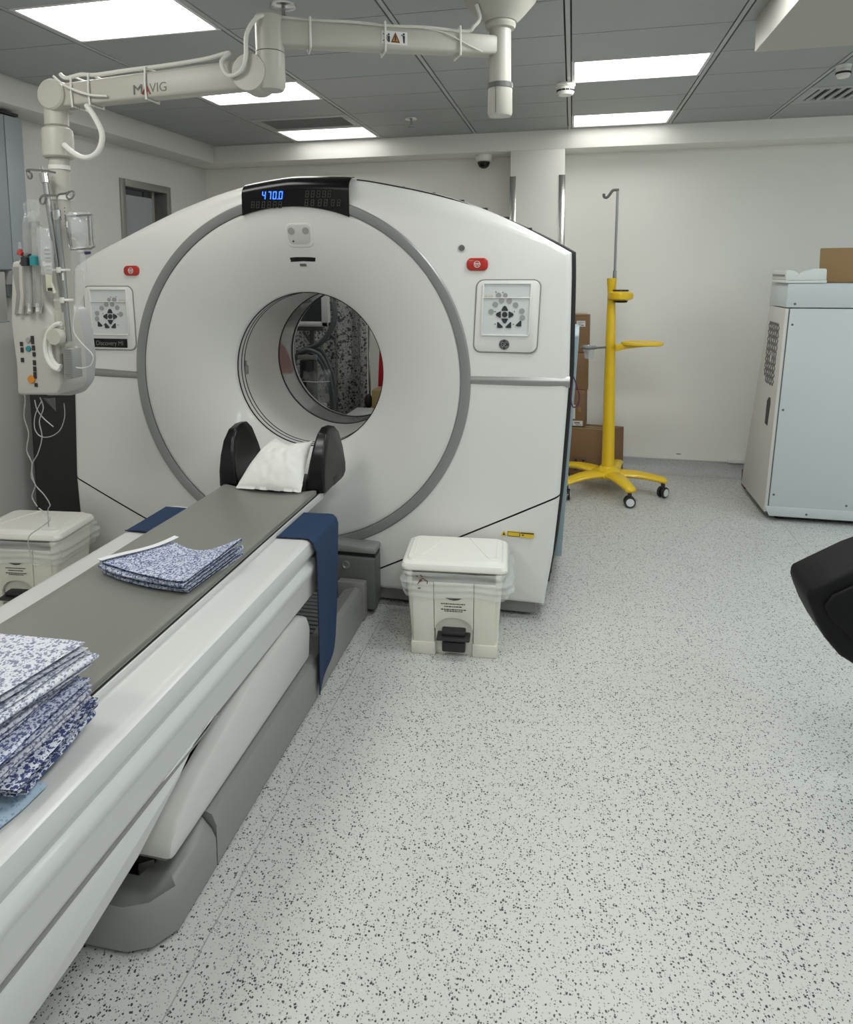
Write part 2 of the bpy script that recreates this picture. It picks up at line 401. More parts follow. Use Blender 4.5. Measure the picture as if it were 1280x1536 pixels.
def vent(i, y, label, n, horiz):
    x0, x1, y1 = GX[i] + .014, GX[i + 1] - .014, y + .38
    t = thing('air_vent', label, 'air vent', ((x0 + x1) / 2, y + .19, ZC), 'ceiling air vents')
    f = MB(); a, b = (.05, .06)
    for lo, hi in (((x0, y + .002), (x1, y + b)), ((x0, y1 - b), (x1, y1 - .002)), ((x0, y + b + .0002), (x0 + a, y1 - b - .0002)), ((x1 - a, y + b + .0002), (x1, y1 - b - .0002))):
        f.box((*lo, ZC - .002), (*hi, ZC + .018), .002)
    obj('frame', f, M['ceil_bar'], t)
    obj('duct_throat', MB().box((x0 + a, y + b, ZC + .012), (x1 - a, y1 - b, ZC + .018)), M['seam'], t)
    s = MB()
    if horiz:
        for k in range(n):
            yy = y + b + (y1 - y - 2 * b) * (k + .5) / n
            s.box((x0 + a, yy - .005, ZC - .001), (x1 - a, yy + .005, ZC + .011), rot=Matrix.Rotation(.5, 3, 'X'))
    else:
        for k in range(n):
            xx = x0 + a + (x1 - x0 - 2 * a) * (k + .5) / n
            s.box((xx - .010, y + b, ZC - .001), (xx + .010, y1 - b, ZC + .011), rot=Matrix.Rotation(.2, 3, 'Y'))
    obj('louvre', s, M['ceil_bar'] if not horiz else M['bgrey'], t)
vent(1, 4.095, 'long slotted air vent in the ceiling behind the arm', 7, True)
vent(6, 4.095, 'air vent with short black slots above the steel cabinet', 10, False)

def sprinkler(px, py, label, s=1):
    p = atz(px, py, ZC); t = thing('ceiling_sprinkler', label, 'sprinkler', p, 'ceiling sprinklers')
    obj('escutcheon', MB().lathe([(0, 0), (.042 * s, 0), (.040 * s, -.006), (.030 * s, -.010), (.018 * s, -.012), (0, -.012)], p), M['chrome'], t)
    m = MB().cyl(p - V((0, 0, .012)), p - V((0, 0, .042)), .008, .006).cyl(p - V((0, 0, .056)), p - V((0, 0, .060)), .022)
    for a in (0, PI): m.tube([p + V((math.cos(a) * .008, 0, -.036)), p + V((math.cos(a) * .014, 0, -.048)), p + V((math.cos(a) * .004, 0, -.058))], .0025, 6)
    obj('spray_head', m, M['rod'], t)
sprinkler(425, 8, 'dark round fire sprinkler above the elbow of the arm', 1.15)
sprinkler(617, 178, 'fire sprinkler on the tile beyond the arm', 1.0)
def detector(px, py, label, r):
    p = atz(px, py, ZC); t = thing('smoke_detector', label, 'smoke detector', p, 'ceiling smoke detectors')
    obj('base', MB().lathe([(0, 0), (r, 0), (r, -.016), (r * .93, -.018), (0, -.018)], p), M['binlid'], t)
    obj('dome', MB().lathe([(0, -.019), (r * .88, -.019), (r * .90, -.045), (r * .72, -.058), (0, -.060)], p), M['binlid'], t)
    q = MB()
    for k in range(14):
        a = 2 * PI * k / 14; q.box((-.008, -.002, -.043), (.008, .002, -.036), rot=Matrix.Rotation(a + PI / 2, 3, 'Z'), piv=None) if False else None
        c = p + V((math.cos(a) * r * .885, math.sin(a) * r * .885, -.037)); q.box(c - V((.0085, .003, .0045)), c + V((.0085, .003, .0045)), rz=a + PI / 2)
    obj('smoke_slot', q, M['seam'], t)
detector(849, 126, 'round white smoke detector beside a ceiling light', .050)
detector(1266, 98, 'small detector on the ceiling bar beside the black slotted vent', .034)
# dome camera under the beam
p = V((-.655, 5.03, ZB)); t = thing('ceiling_dome_camera', 'small black and white dome security camera under the beam', 'camera', p)
obj('housing', MB().lathe([(0, 0), (.062, 0), (.064, -.02), (.058, -.045), (.045, -.05), (0, -.05)], p), M['binlid'], t)
obj('dome', MB().lathe([(.044, -.0505), (.046, -.06), (.036, -.084), (.018, -.096), (0, -.099)], p), M['blk'], t)

# ------------------------------------------------------------------ the scanner
GC = V((-1.22, 2.79, 1.055)); GYF = 2.79; RH = .800
cx, cz = GC.x, GC.z
top = [(-2.365, 1.545), (-2.25, 1.612), (-2.136, 1.668), (-1.95, 1.757), (-1.795, 1.822), (-1.60, 1.878), (-1.442, 1.912), (-1.28, 1.934), (-1.171, 1.938), (-.927, 1.926), (-.74, 1.892), (-.548, 1.845), (-.40, 1.794), (-.269, 1.736), (-.13, 1.664), (-.004, 1.592)]
side = [(-.002, 1.5), (-.006, 1.07), (-.038, .57), (-.065, .30), (-.100, .078), (-2.395, .078), (-2.415, .5), (-2.40, .9), (-2.38, 1.3)]
topd = [(q.x, q.y) for q in catmull([V((a, b, 0)) for a, b in top], 4)]
OUT = topd + side
def rout(th, inset=0):
    d = (math.cos(th), math.sin(th)); best = 9
    for i in range(len(OUT)):
        x1, z1 = OUT[i][0] - cx, OUT[i][1] - cz; x2, z2 = OUT[(i + 1) % len(OUT)][0] - cx, OUT[(i + 1) % len(OUT)][1] - cz
        den = d[0] * (z2 - z1) - d[1] * (x2 - x1)
        if abs(den) < 1e-12: continue
        t = (x1 * (z2 - z1) - z1 * (x2 - x1)) / den; u = (x1 * d[1] - z1 * d[0]) / den
        if t > 0 and -1e-6 <= u <= 1 + 1e-6: best = min(best, t)
    return best - inset
ANG = sorted([2 * PI * k / 240 for k in range(240)] + [math.atan2(b - cz, a - cx) % (2 * PI) for a, b in ((-.004, 1.592), (-.100, .078), (-2.395, .078), (-2.365, 1.545))])
def shell(r_in, inset, y0, y1, edge_top=.10, edge_side=.03, back=False):
    b = bmesh.new(); cols = []
    for th in ANG:
        c, s_ = math.cos(th), math.sin(th); k = max(0, min(1, (s_ - .45) / .3)); ro = rout(th, inset if inset >= 0 else inset * (1 - k) + .004 * k); re = edge_side + (edge_top - edge_side) * k
        re = min(re, .7 * (ro - r_in)); ps = []
        rf = ro - re
        for t in (0, .34, .67, 1): ps.append((r_in + (rf - r_in) * t, y0 + .012 * t * t))
        for q in (15, 30, 45, 60, 75, 90): ps.append((rf + re * math.sin(math.radians(q)), y0 + .012 + re * .9 * (1 - math.cos(math.radians(q)))))
        ps.append((ro, y1))
        if back: ps.append((r_in, y1))
        cols.append([b.verts.new((cx + c * r, y, cz + s_ * r)) for r, y in ps])
    n = len(cols)
    for i in range(n):
        A, B = cols[i], cols[(i + 1) % n]
        for j in range(len(A) - 1): b.faces.new((A[j], B[j], B[j + 1], A[j + 1]))
    bmesh.ops.recalc_face_normals(b, faces=b.faces[:])
    return b
def cut(b, co, no, keep_above):
    g = b.verts[:] + b.edges[:] + b.faces[:]
    bmesh.ops.bisect_plane(b, geom=g, plane_co=co, plane_no=no, clear_inner=keep_above, clear_outer=not keep_above); return b
scan = thing('pet_ct_scanner', 'large white ring-shaped medical scanner with a round bore and blue digits', 'scanner', (cx, 3.2, 0))
pl, nl = V((-2.42, 0, .511)), V((.191, 0, .416)).normalized()      # left seam falls towards the middle
pr, nr = V((-.043, 0, .566)), V((-.163, 0, .334)).normalized()     # right seam rises to the side
g2 = .0035
u = MB(); b0 = shell(RH, 0, GYF, 3.04); cut(b0, pl + nl * g2, nl, True); cut(b0, pr + nr * g2, nr, True)
obj('front_cover', u.add(b0), M['white'], scan, 40)
u = MB(); b0 = shell(RH, 0, GYF, 3.04); cut(b0, pl - nl * g2, nl, False); cut(b0, V((-1.5, 0, 0)), V((1, 0, 0)), False)
obj('lower_cover', u.add(b0), M['white'], scan, 40)
u = MB(); b0 = shell(RH, 0, GYF, 3.04); cut(b0, pr - nr * g2, nr, False); cut(b0, V((-.95, 0, 0)), V((1, 0, 0)), True)
obj('lower_cover', u.add(b0), M['white'], scan, 40)
obj('seam_backing', MB().add(shell(RH, .012, GYF + .012, 3.05)), M['seam'], scan)
# bezel ring (interrupted by the display at the top) and funnel
def fprof(r):        # depth of the funnel face at radius r
    t = max(0, (.757 - r) / (.757 - .378)); return GYF - .002 + .028 * t + .125 * t ** 2.3
rb = MB(); a0 = math.atan2(.70, .295); A0, A1 = PI / 2 + math.radians(16.5), PI / 2 - math.radians(20.2) + 2 * PI
def bez(i, j):
    th = A0 + (A1 - A0) * i; r, y = [(.803, GYF + .03), (.803, GYF - .004), (.797, GYF - .009), (.768, GYF - .009), (.760, GYF - .004), (.757, GYF + .03)][round(j * 5)]
    return (cx + math.cos(th) * r, y, cz + math.sin(th) * r)
obj('bezel_ring', rb.grid(bez, 200, 5), M['ring'], scan)
pf = [(.758, GYF + .02), (.758, GYF + .002), (.753, GYF - .002)] + [(.757 - .379 * k / 22, fprof(.757 - .379 * k / 22)) for k in range(1, 23)]
pf += [(.372, fprof(.378) + .006), (.3695, fprof(.378) + .018)]
YT = pf[-1][1]
obj('funnel', MB().lathe([(r, y) for r, y in pf], (cx, 0, cz), 'y', 160), M['funnel'], scan, 50)
RB = .3675
obj('bore_liner', MB().lathe([(RB, YT), (RB, 3.42)], (cx, 0, cz), 'y', 128), M['funnel'], scan)
dk = MB()
for y in (YT - .004, YT + .03, YT + .06): dk.lathe([(RB + .002, y), (RB - .0015, y), (RB - .0015, y + .006), (RB + .002, y + .006)], (cx, 0, cz), 'y', 128)
for y in (3.415, 3.595): dk.lathe([(RB + .002, y), (RB - .004, y), (RB - .004, y + .010), (RB + .002, y + .010)], (cx, 0, cz), 'y', 128)
pieces('bore_seam', dk, M['seam'], scan)
obj('scan_window', MB().lathe([(RB, 3.424), (RB, 3.595)], (cx, 0, cz), 'y', 128), mat('glossy clear scan window', (.42, .43, .43), .06, metal=.45), scan, label='glossy reflective band inside the bore')
obj('rear_flange', MB().lathe([(RB, 3.604), (RB + .004, 3.64), (RB + .03, 3.66), (.48, 3.67)], (cx, 0, cz), 'y', 128), M['funnel'], scan)
kn = MB(); kp = V((cx - RB * .996, 3.03, cz - .02)); kn.box(kp + V((.0, -.012, -.022)), kp + V((.012, .012, .022)), .003).cyl(kp + V((.004, 0, .02)), kp + V((.004, 0, .045)), .004)
obj('bore_latch', kn, M['bgrey'], scan)
# rear housing
obj('gasket', MB().add(shell(.5, -.020, 3.043, 3.11, .02, .01)), M['seam'], scan)
def rim(deg, th):
    ro = rout(th); re = min(.10, .7 * (ro - RH)); r = ro - re + re * math.sin(math.radians(deg)) + .001
    return V((cx + r * math.cos(th), GYF + .012 + re * .9 * (1 - math.cos(math.radians(deg))) - .001, cz + r * math.sin(th)))
obj('top_seam', MB().tube([rim(66, math.atan2(b - cz, a - cx)) for a, b in topd if -.93 < a < -.02], .0032, 6), M['seam'], scan)
rh = shell(.40, .02, 3.112, 3.66, .05, .02, True)
obj('rear_cover', MB().add(rh), M['table2'], scan)
obj('rear_side_panel', MB().prism([(3.13, .16), (3.13, 1.22), (3.20, 1.26), (3.55, 1.24), (3.60, 1.18), (3.60, .16)], 'x', -.03, .012, .006), M['paleblue'], scan, label='pale blue side panel')
for v in bpy.data.objects['rear_side_panel'].data.vertices: v.co.x += (v.co.z - .85) * .062
# clips along the top seam
cl = MB()
for k, (a, b) in enumerate(topd):
    if a > -.80 and k % 3 == 0 and a < -.1:
        cl.box((a - .02, 3.05, b - .004), (a + .02, 3.075, b + .010), .003)
pieces('top_clip', cl, M['seam'], scan)
# side trims
obj('side_trim', MB().grid(lambda i, j: V((-.434 + .430 * i, GYF + .010 - .011 * math.sin(PI * j) + .016 * i ** 3, 1.045 + .026 * (j * 2 - 1) * .75 + .012)), 16, 8, thick=.006), M['bar'], scan)
obj('side_trim', MB().grid(lambda i, j: V((-2.006 - .392 * i, GYF + .010 - .011 * math.sin(PI * j) + .016 * i ** 3, 1.045 + .026 * (j * 2 - 1) * .75 - .012 + .012 * i)), 16, 8, thick=.006), M['bar'], scan)
# plinth and feet
obj('plinth', MB().box((-2.30, 2.84, .018), (-.135, 3.55, .09), .006), M['bgrey'], scan)
ft = MB()
for x in (-2.1, -.45): ft.box((x - .08, 2.9, 0), (x + .08, 3.45, .03))
ft.box((-.115, 3.08, .10), (-.075, 3.12, .20)).box((-.15, 3.02, .03), (-.11, 3.1, .08))
pieces('levelling_foot', ft, M['seam'], scan)
# display
DX0, DX1 = -1.447, -.945
def disp(i, j):
    x = DX0 + (DX1 - DX0) * i; zb = cz + math.sqrt(.752 ** 2 - (x - cx) ** 2); th = math.atan2(.8, x - cx)
    zt = min(b for a, b in [(x, cz + math.sin(t_) * rout(t_)) for t_ in (math.atan2(1.92 - cz, x - cx),)]) + .003
    zr = zt - .055; yb = GYF - .006
    if j < .6: return V((x, yb, zb + (zr - zb) * j / .6))
    a = (j - .6) / .4 * PI / 2
    return V((x, yb + .075 * (1 - math.cos(a)) , zr + .055 * math.sin(a)))
dsp = obj('display', MB().grid(disp, 24, 20, thick=-.004), M['screen'], scan, 60)
def seg7(mb, px, py, Y, w, h, on, sl=.12):
    c = at(px, py, Y); t = h * .13
    def bar(x0, z0, x1, z1):
        mb.prism([(c.x + x0 + sl * z0, c.z + z0), (c.x + x1 + sl * z0, c.z + z0), (c.x + x1 + sl * z1, c.z + z1), (c.x + x0 + sl * z1, c.z + z1)], 'y', Y - .0006, Y)
    W, H = w / 2, h / 2; g = t * .18
    S = {'a': (-W + t, H - t, W - t, H), 'g': (-W + t, -t / 2, W - t, t / 2), 'd': (-W + t, -H, W - t, -H + t), 'f': (-W, g, -W + t, H - g), 'b': (W - t, g, W, H - g), 'e': (-W, -H + g, -W + t, -g), 'c': (W - t, -H + g, W, -g)}
    for k in on: bar(*S[k])
YD = GYF - .0115
for px, on in ((396, 'fgbc'), (404.2, 'abc'), (412.2, 'abcdef'), (421.2, 'abcdef')):
    lit = MB(); seg7(lit, px, 293.2 - (px - 397) * .012, YD, .018, .035, on)
    if px == 412.2: c = at(416.6, 298.6, YD); lit.box((c.x - .002, YD - .0006, c.z - .002), (c.x + .002, YD, c.z + .002))
    obj('lit_digit', lit, M['digit'], dsp, label='blue glowing digit')
for px in (461, 469.5, 478, 486.5, 494.5): off = MB(); seg7(off, px, 291, YD, .017, .030, 'abcdefg'); obj('unlit_digit', off, M['digoff'], dsp)
for px in (379.5, 387, 395.5, 404, 412.5, 420.5): off = MB(); seg7(off, px, 307.2, YD, .017, .030, 'abcdefg'); obj('unlit_digit', off, M['digoff'], dsp)
for px in (460, 469, 480, 489, 499.5, 508.5): off = MB(); seg7(off, px, 304, YD, .017, .030, 'abcdefg'); obj('unlit_digit', off, M['digoff'], dsp)
# speaker plate and laser slot on the funnel
def onfun(px, py):
    d = ray(px, py); Y = 2.8
    for _ in range(30):
        p = at(px, py, Y); r = math.hypot(p.x - cx, p.z - cz); Y = fprof(r)
    return at(px, py, Y), r
def funframe(px, py):
    p, r = onfun(px, py); q = V((p.x - cx, 0, p.z - cz)).normalized(); s_ = (fprof(r + .01) - fprof(r - .01)) / .02
    n = V((q.x * s_, -1, q.z * s_)).normalized(); x = V((1, 0, 0)); x = (x - n * x.dot(n)).normalized(); y = n.cross(x) if n.cross(x).z > 0 else x.cross(n)
    y = -y if y.z < 0 else y
    return p, x, y, n
def patch(mb, fr, poly, d0, d1, bev=0):
    p, x, y, n = fr; b = bmesh.new()
    A = [b.verts.new(p + x * a + y * c_ + n * d0) for a, c_ in poly]; B = [b.verts.new(p + x * a + y * c_ + n * d1) for a, c_ in poly]
    k = len(poly); b.faces.new(A); b.faces.new(B[::-1])
    for i in range(k): b.faces.new((A[i], B[i], B[(i + 1) % k], A[(i + 1) % k]))
    bmesh.ops.recalc_face_normals(b, faces=b.faces[:])
    if bev: bmesh.ops.bevel(b, geom=[e for e in b.edges if e.calc_face_angle() > .8], offset=bev, segments=2, profile=.5, affect='EDGES')
    return mb.add(b)
def rrect(w, h, r, n=6, skew=0):
    out = []
    for qx, qy, a in ((1, 1, 0), (-1, 1, 90), (-1, -1, 180), (1, -1, 270)):
        for k in range(n + 1):
            t = math.radians(a + 90 * k / n); yy = qy * (h / 2 - r) + r * math.sin(t)
            out.append((qx * (w / 2 - r) + r * math.cos(t) + skew * yy, yy))
    return out
def circ(r, n=20, o=(0, 0)): return [(o[0] + r * math.cos(2 * PI * k / n), o[1] + r * math.sin(2 * PI * k / n)) for k in range(n)]
fr = funframe(449, 351.5)
trap = [(a * (1 + .9 * c_), c_) for a, c_ in rrect(.108, .086, .022)]
spk = obj('speaker_plate', patch(MB(), fr, [(a * 1.22, c_ * 1.24 - .004) for a, c_ in trap], -.008, .003, .003), M['funnel'], scan)
q = patch(MB(), fr, trap, .0028, .0045, .001)
obj('plate_face', q, mat('pale grey plate', (.52, .52, .50), .4), spk)
q = MB()
for o in (-.034, .034): patch(q, fr, circ(.016, 20, (o, .016)), .0045, .006)
pieces('speaker_button', q, M['btn'], spk)
q = patch(MB(), fr, circ(.004, 10, (-.030, -.030)), .0045, .006); obj('microphone_hole', q, M['seam'], spk)
fr = funframe(454.5, 389.5); q = MB()
arc = [(.066 * math.cos(math.radians(180 - 9 * k)), .004 * math.sin(math.radians(9 * k)) + .009) for k in range(21)] + [(.066, -.004), (.060, -.009), (0, -.007), (-.060, -.011), (-.066, -.006)]
obj('laser_slot', patch(q, fr, arc, -.002, .0015), M['blk'], scan)
fr = funframe(455, 397.5); obj('laser_label', patch(MB(), fr, rrect(.032, .014, .002), -.002, .001), M['dgrey'], scan)
# front flat: emergency keys, sensor, control panels
YF = GYF + .004
def flat(px, py, Y=YF): return (at(px, py, Y), V((1, 0, 0)), V((0, 0, 1)), V((0, -1, 0)))
for px, py, s_ in ((198.5, 406, 1.0), (716.5, 396.5, 1.12)):
    fr = flat(px, py); e = obj('emergency_key', patch(MB(), fr, rrect(.080 * s_, .047 * s_, .020), -.004, .012, .005), M['red'], scan, label='red emergency key')
    q = MB()
    for k in range(24):
        a, b = 2 * PI * k / 24, 2 * PI * (k + 1) / 24; q.tube([fr[0] + V((.013 * math.cos(a), -.0125, .013 * math.sin(a))), fr[0] + V((.013 * math.cos(b), -.0125, .013 * math.sin(b)))], .0012, 5)
    for a, b in (((-.010, .004), (.010, .004)), ((-.010, .004), (-.004, -.009)), ((.010, .004), (.004, -.009)), ((-.003, .001), (.003, .001)), ((0, .001), (0, -.006))):
        q.tube([fr[0] + V((a[0], -.0125, a[1])), fr[0] + V((b[0], -.0125, b[1]))], .0012, 5)
    obj('key_symbol', q, M['label'], e)
fr = flat(693, 372); obj('sensor_ring', patch(MB(), fr, circ(.019, 24), -.003, .003, .001), M['table'], scan); obj('round_sensor', patch(MB(), fr, circ(.013, 20), .003, .005), M['dgrey'], scan)
def control_panel(px, py, mirror, skew):
    s_ = -1 if mirror else 1; W, H = .262, .300
    fr = flat(px, py); p0 = obj('control_panel', patch(MB(), fr, rrect(W, H, .030, skew=skew), -.006, .010, .004), M['white'], scan)
    sh = MB(); 
    for k in range(1): patch(sh, fr, rrect(W + .009, H + .009, .033, skew=skew), -.006, .0055)
    obj('panel_shadow_gap', sh, M['bgrey'], p0)
    # raised frame round a sunken key field
    kx, kz, kw, kh = -.004 * s_, .030, .196, .216
    fb = MB(); patch(fb, (fr[0] + V((skew * kz + kx, 0, kz)), *fr[1:]), rrect(kw, kh, .004, skew=skew), .0095, .0108)
    obj('key_field', fb, mat('pale key field', (.60, .625, .63), .4), p0)
    ins = MB(); Z = fr[0] + V((kx + skew * kz, 0, kz))
    for (a0_, c0), (a1_, c1) in (((-kw / 2, kh / 2 - .004), (kw / 2, kh / 2 + .003)), ((-kw / 2 - .004, -kh / 2), (-kw / 2 + .002, kh / 2)), ((kw / 2 - .002, -kh / 2), (kw / 2 + .004, kh / 2)), ((-kw / 2, kh / 2 - .062), (kw / 2, kh / 2 - .059)), ((-kw / 2, -kh / 2 - .004), (kw / 2, -kh / 2 + .002))):
        patch(ins, (Z, *fr[1:]), [(a0_ + skew * c0, c0), (a1_ + skew * c0, c0), (a1_ + skew * c1, c1), (a0_ + skew * c1, c1)], .010, .016, .0015)
    obj('field_rim', ins, M['white'], p0)
    k1, k2, lc = MB(), MB(), MB()
    O = V((Z.x + skew * -.02, Z.y, Z.z)) + V((-.004 * s_, 0, -.022))
    F2 = (O, *fr[1:])
    for a, r in ((168, .058), (133, .058), (103, .060), (72, .060), (42, .060)): patch(k1, F2, circ(.0115, 18, (s_ * r * math.cos(math.radians(a)), r * math.sin(math.radians(a)))), .0105, .013)
    for x_, z_ in ((.071, .015), (.073, -.012)): patch(k1, F2, circ(.0115, 18, (s_ * x_, z_)), .0105, .013)
    for x_, z_, r in ((-.026, .080, .0115), (.002, .080, .0095)): patch(k1, F2, circ(r, 18, (s_ * x_, z_)), .0105, .013)
    tri = [(-.014, -.008), (-.012, -.010), (.012, -.010), (.014, -.008), (.006, .008), (0, .011), (-.006, .008)]
    for ang, dx, dz in ((0, 0, .026), (90, -.026, 0), (180, 0, -.026), (270, .026, 0)):
        a = math.radians(ang); patch(k2, F2, [(dx + x_ * math.cos(a) - z_ * math.sin(a), dz + x_ * math.sin(a) + z_ * math.cos(a)) for x_, z_ in tri], .0105, .014)
    patch(k2, F2, circ(.0115, 18), .0105, .014)
    pet = [(-.011, .012), (-.006, .012), (.012, -.006), (.012, -.009), (.004, -.012), (-.011, -.011)]
    patch(k2, F2, [(x_ - .020, z_ - .044) for x_, z_ in pet], .0105, .014); patch(k2, F2, [(-x_ + .016, z_ - .044) for x_, z_ in pet], .0105, .014)
    patch(k2, F2, [(s_ * (-x_ + .058), z_ - .037) for x_, z_ in pet], .0105, .014)
    for x_, z_ in ((-.040, .012), (.040, .013), (-.040, -.040), (.036, -.040), (-.037, .094), (-.008, .092)): patch(k2, F2, circ(.0024, 8, (s_ * x_, z_)), .0105, .012)
    for x_ in (-.078, -.066, -.054): patch(lc, F2, [(s_ * x_ - .0045, .064), (s_ * x_ + .0045, .064), (s_ * x_ + .0045, .082), (s_ * x_ - .0045, .082)], .0105, .012)
    pieces('round_key', k1, M['btn'], p0); pieces('arrow_key', k2, M['btnd'], p0); pieces('readout', lc, M['lcd'], p0)
    return p0, fr
pc, fr = control_panel(760.5, 474.5, False, .05)
L0 = at(756.5, 516.8, YF - .0105); F3 = (L0, V((1, 0, 0)), V((0, 0, 1)), V((0, -1, 0)))
lg = obj('logo_disc', patch(MB(), F3, circ(.022, 28), -.002, .003), M['btnd'], pc, label='dark round monogram badge')
q = MB(); y_ = L0.y - .0034
for r in (.0205,): q.tube([(L0.x + r * math.cos(2 * PI * k / 32), y_, L0.z + r * math.sin(2 * PI * k / 32)) for k in range(32)], .0009, 5, closed=True)
for a in (45, 135, 225, 315):
    q.tube([(L0.x + .0175 * math.cos(math.radians(a + d_)) * (1 - .12 * math.sin((d_ + 30) / 60 * PI)), y_, L0.z + .0175 * math.sin(math.radians(a + d_)) * (1 - .12 * math.sin((d_ + 30) / 60 * PI))) for d_ in range(-30, 31, 10)], .0009, 5)
def scr(pts): q.tube([(L0.x + a, y_, L0.z + b) for a, b in pts], .0012, 5, smooth=4)
scr([(-.001, .006), (-.004, .010), (-.010, .007), (-.012, -.001), (-.008, -.008), (-.003, -.005), (-.002, .000), (-.006, .000)]); scr([(-.002, .000), (-.003, -.008), (-.008, -.012)])
scr([(.010, .007), (.006, .010), (.002, .007), (.004, .002), (.008, .001)]); scr([(.008, .001), (.002, -.001), (.002, -.008), (.007, -.010), (.012, -.005)])
obj('logo_script', q, M['ring'], lg)
pc, fr = control_panel(166, 477, True, -.03)
n0 = at(165.5, 514.5, YF - .0105); npl = obj('name_plate', MB().box((n0.x - .093, n0.y - .004, n0.z - .021), (n0.x + .093, n0.y + .002, n0.z + .021), .002), M['screen'], pc, label='black name plate')
obj('name_lettering', MB().text('Discovery MI', .030, n0 + V((0, -.0046, -.001)), (1, 0, 0), (0, 0, 1), .0003, sx=.92), M['inkg'], npl)
# warning sticker on the lower right cover
w0 = at(757, 801, GYF - .003)
q = MB(); q.box((w0.x + .012, YF - .003, w0.z - .010), (w0.x + .066, YF, w0.z + .012)).box((w0.x + .068, YF - .003, w0.z - .011), (w0.x + .125, YF, w0.z + .011)).prism([(w0.x - .016, w0.z - .009), (w0.x + .009, w0.z - .009), (w0.x - .003, w0.z + .013)], 'y', YF - .003, YF)
wl_ = obj('warning_sticker', q, M['warn'], scan, label='yellow warning sticker')
q = MB(); yk = YF - .0036
for a in (.013, .063): q.box((w0.x + a, yk, w0.z - .009), (w0.x + a + .002, yk + .001, w0.z + .011))
for b in (-.009, .009): q.box((w0.x + .013, yk, w0.z + b), (w0.x + .065, yk + .001, w0.z + b + .002))
q.box((w0.x + .068, yk, w0.z + .006), (w0.x + .125, yk + .001, w0.z + .011)).box((w0.x + .075, yk, w0.z - .003), (w0.x + .083, yk + .001, w0.z + .002))
q.prism([(w0.x - .009, w0.z - .006), (w0.x + .003, w0.z - .006), (w0.x - .003, w0.z + .006)], 'y', yk, yk + .001)
obj('sticker_print', q, M['ink'], wl_)
# dock where the table meets the scanner
dock = obj('table_dock', MB().box((-1.62, 2.70, .03), (-.826, 2.793, .268), .012), M['dgrey'], scan)
obj('dock_cap', MB().prism([(-1.62, .284), (-.826, .284), (-.826, .31), (-1.0, .318), (-1.62, .318)], 'y', 2.705, 2.80, .008), M['bgrey'], dock)
obj('dock_gap', MB().box((-1.615, 2.712, .266), (-.83, 2.79, .286)), M['seam'], dock)
k0 = at(519, 847, 2.698); obj('key_lock', MB().lathe([(0, .004), (.018, .004), (.018, -.004), (.013, -.005), (.010, -.001), (0, -.001)], k0, 'y', 20), M['ring'], dock)
# loop of purple wire at the scanner's side
p0 = V((.010, 3.02, 1.05)); lp = MB().tube([p0 + V((.000, 0, 0)), p0 + V((.015, 0, -.04)), p0 + V((.028, 0, -.09)), p0 + V((.022, 0, -.13)), p0 + V((.002, 0, -.14)), p0 + V((-.008, -.0, -.10)), p0 + V((-.002, 0, -.02))], .0028, 6, smooth=5)
single('wire_loop', lp, M['purple'], 'thin purple loop of wire hanging at the edge of the scanner', 'wire', p0 + V((0, 0, -.14)))

# ------------------------------------------------------------------ the patient table
TX, TW = -1.21, .338
XL, XR = TX - TW, TX + TW
tab = thing('patient_table', 'long white motorised patient table in front of the scanner', 'patient table', (TX, 1.7, 0))
prof = [(-.24, .55), (.24, .55), (.24, .588), (.2185, .601), (.318, .604), (.332, .602), (.341, .594), (.3425, .580), (.3425, .552), (.340, .545), (.328, .528), (.326, .518), (.332, .510), (.341, .500), (.3425, .490), (.338, .474), (.331, .455), (.330, .400), (.326, .386), (.30, .384)]
P2 = [(TX + a, b) for a, b in prof[3:]] + [(TX - a, b) for a, b in prof[3:][::-1]]
mb = MB(); b = bmesh.new(); rows = []
for y, k, zz in ((.60, .90, .03), (.615, .955, .012), (.65, .99, .003), (.70, 1, 0), (1.2, 1, 0), (1.7, 1, 0), (2.20, 1, 0), (2.285, 1, 0), (2.300, .985, .006)):
    rows.append([b.verts.new((TX + (x - TX) * k, y, .50 + (z - .50) * (1 - zz * 6))) for x, z in P2])
for A, B in zip(rows, rows[1:]):
    for i in range(len(A)): b.faces.new((A[i], A[(i + 1) % len(A)], B[(i + 1) % len(A)], B[i]))
b.faces.new(rows[0]); b.faces.new(rows[-1]); bmesh.ops.recalc_face_normals(b, faces=b.faces[:])
obj('table_body', mb.add(b), M['table'], tab, 40)
sk = [(1.50, .405), (1.455, .396), (1.30, .345), (1.14, .288), (.97, .260), (.80, .256), (.66, .262), (.61, .30), (.60, .384), (1.2, .384), (1.45, .402)]
obj('foot_skirt', MB().prism(sk, 'x', XL + .008, XR - .008, .010), M['table'], tab, label='tapered underside cover at the foot end')
sl_ = MB().box((XL + .002, .66, .3795), (XR - .0065, 1.47, .3845)); obj('skirt_seam', sl_, M['bgrey'], tab)
# lift arms
arm = [(2.085, .175), (2.10, .28), (2.07, .335), (2.00, .366), (1.90, .374), (1.646, .352), (1.40, .295), (1.29, .252), (1.255, .215), (1.245, .182), (1.262, .172)]
obj('lift_arm', MB().prism(arm, 'x', XR - .125, XR - .008, .014), M['table2'], tab)
obj('lift_arm', MB().prism(arm, 'x', XL + .008, XL + .125, .014), M['table2'], tab)
arm2 = [(y, z * .985) for y, z in arm]
obj('lift_link', MB().prism([(1.70, .19), (1.68, .34), (1.40, .285), (1.30, .245), (1.275, .20), (1.285, .185)], 'x', XR - .19, XR - .130, .010), M['table2'], tab)
obj('lift_column', MB().box((XL + .14, 1.50, .10), (XR - .20, 2.05, .383), .01), M['dgrey'], tab)
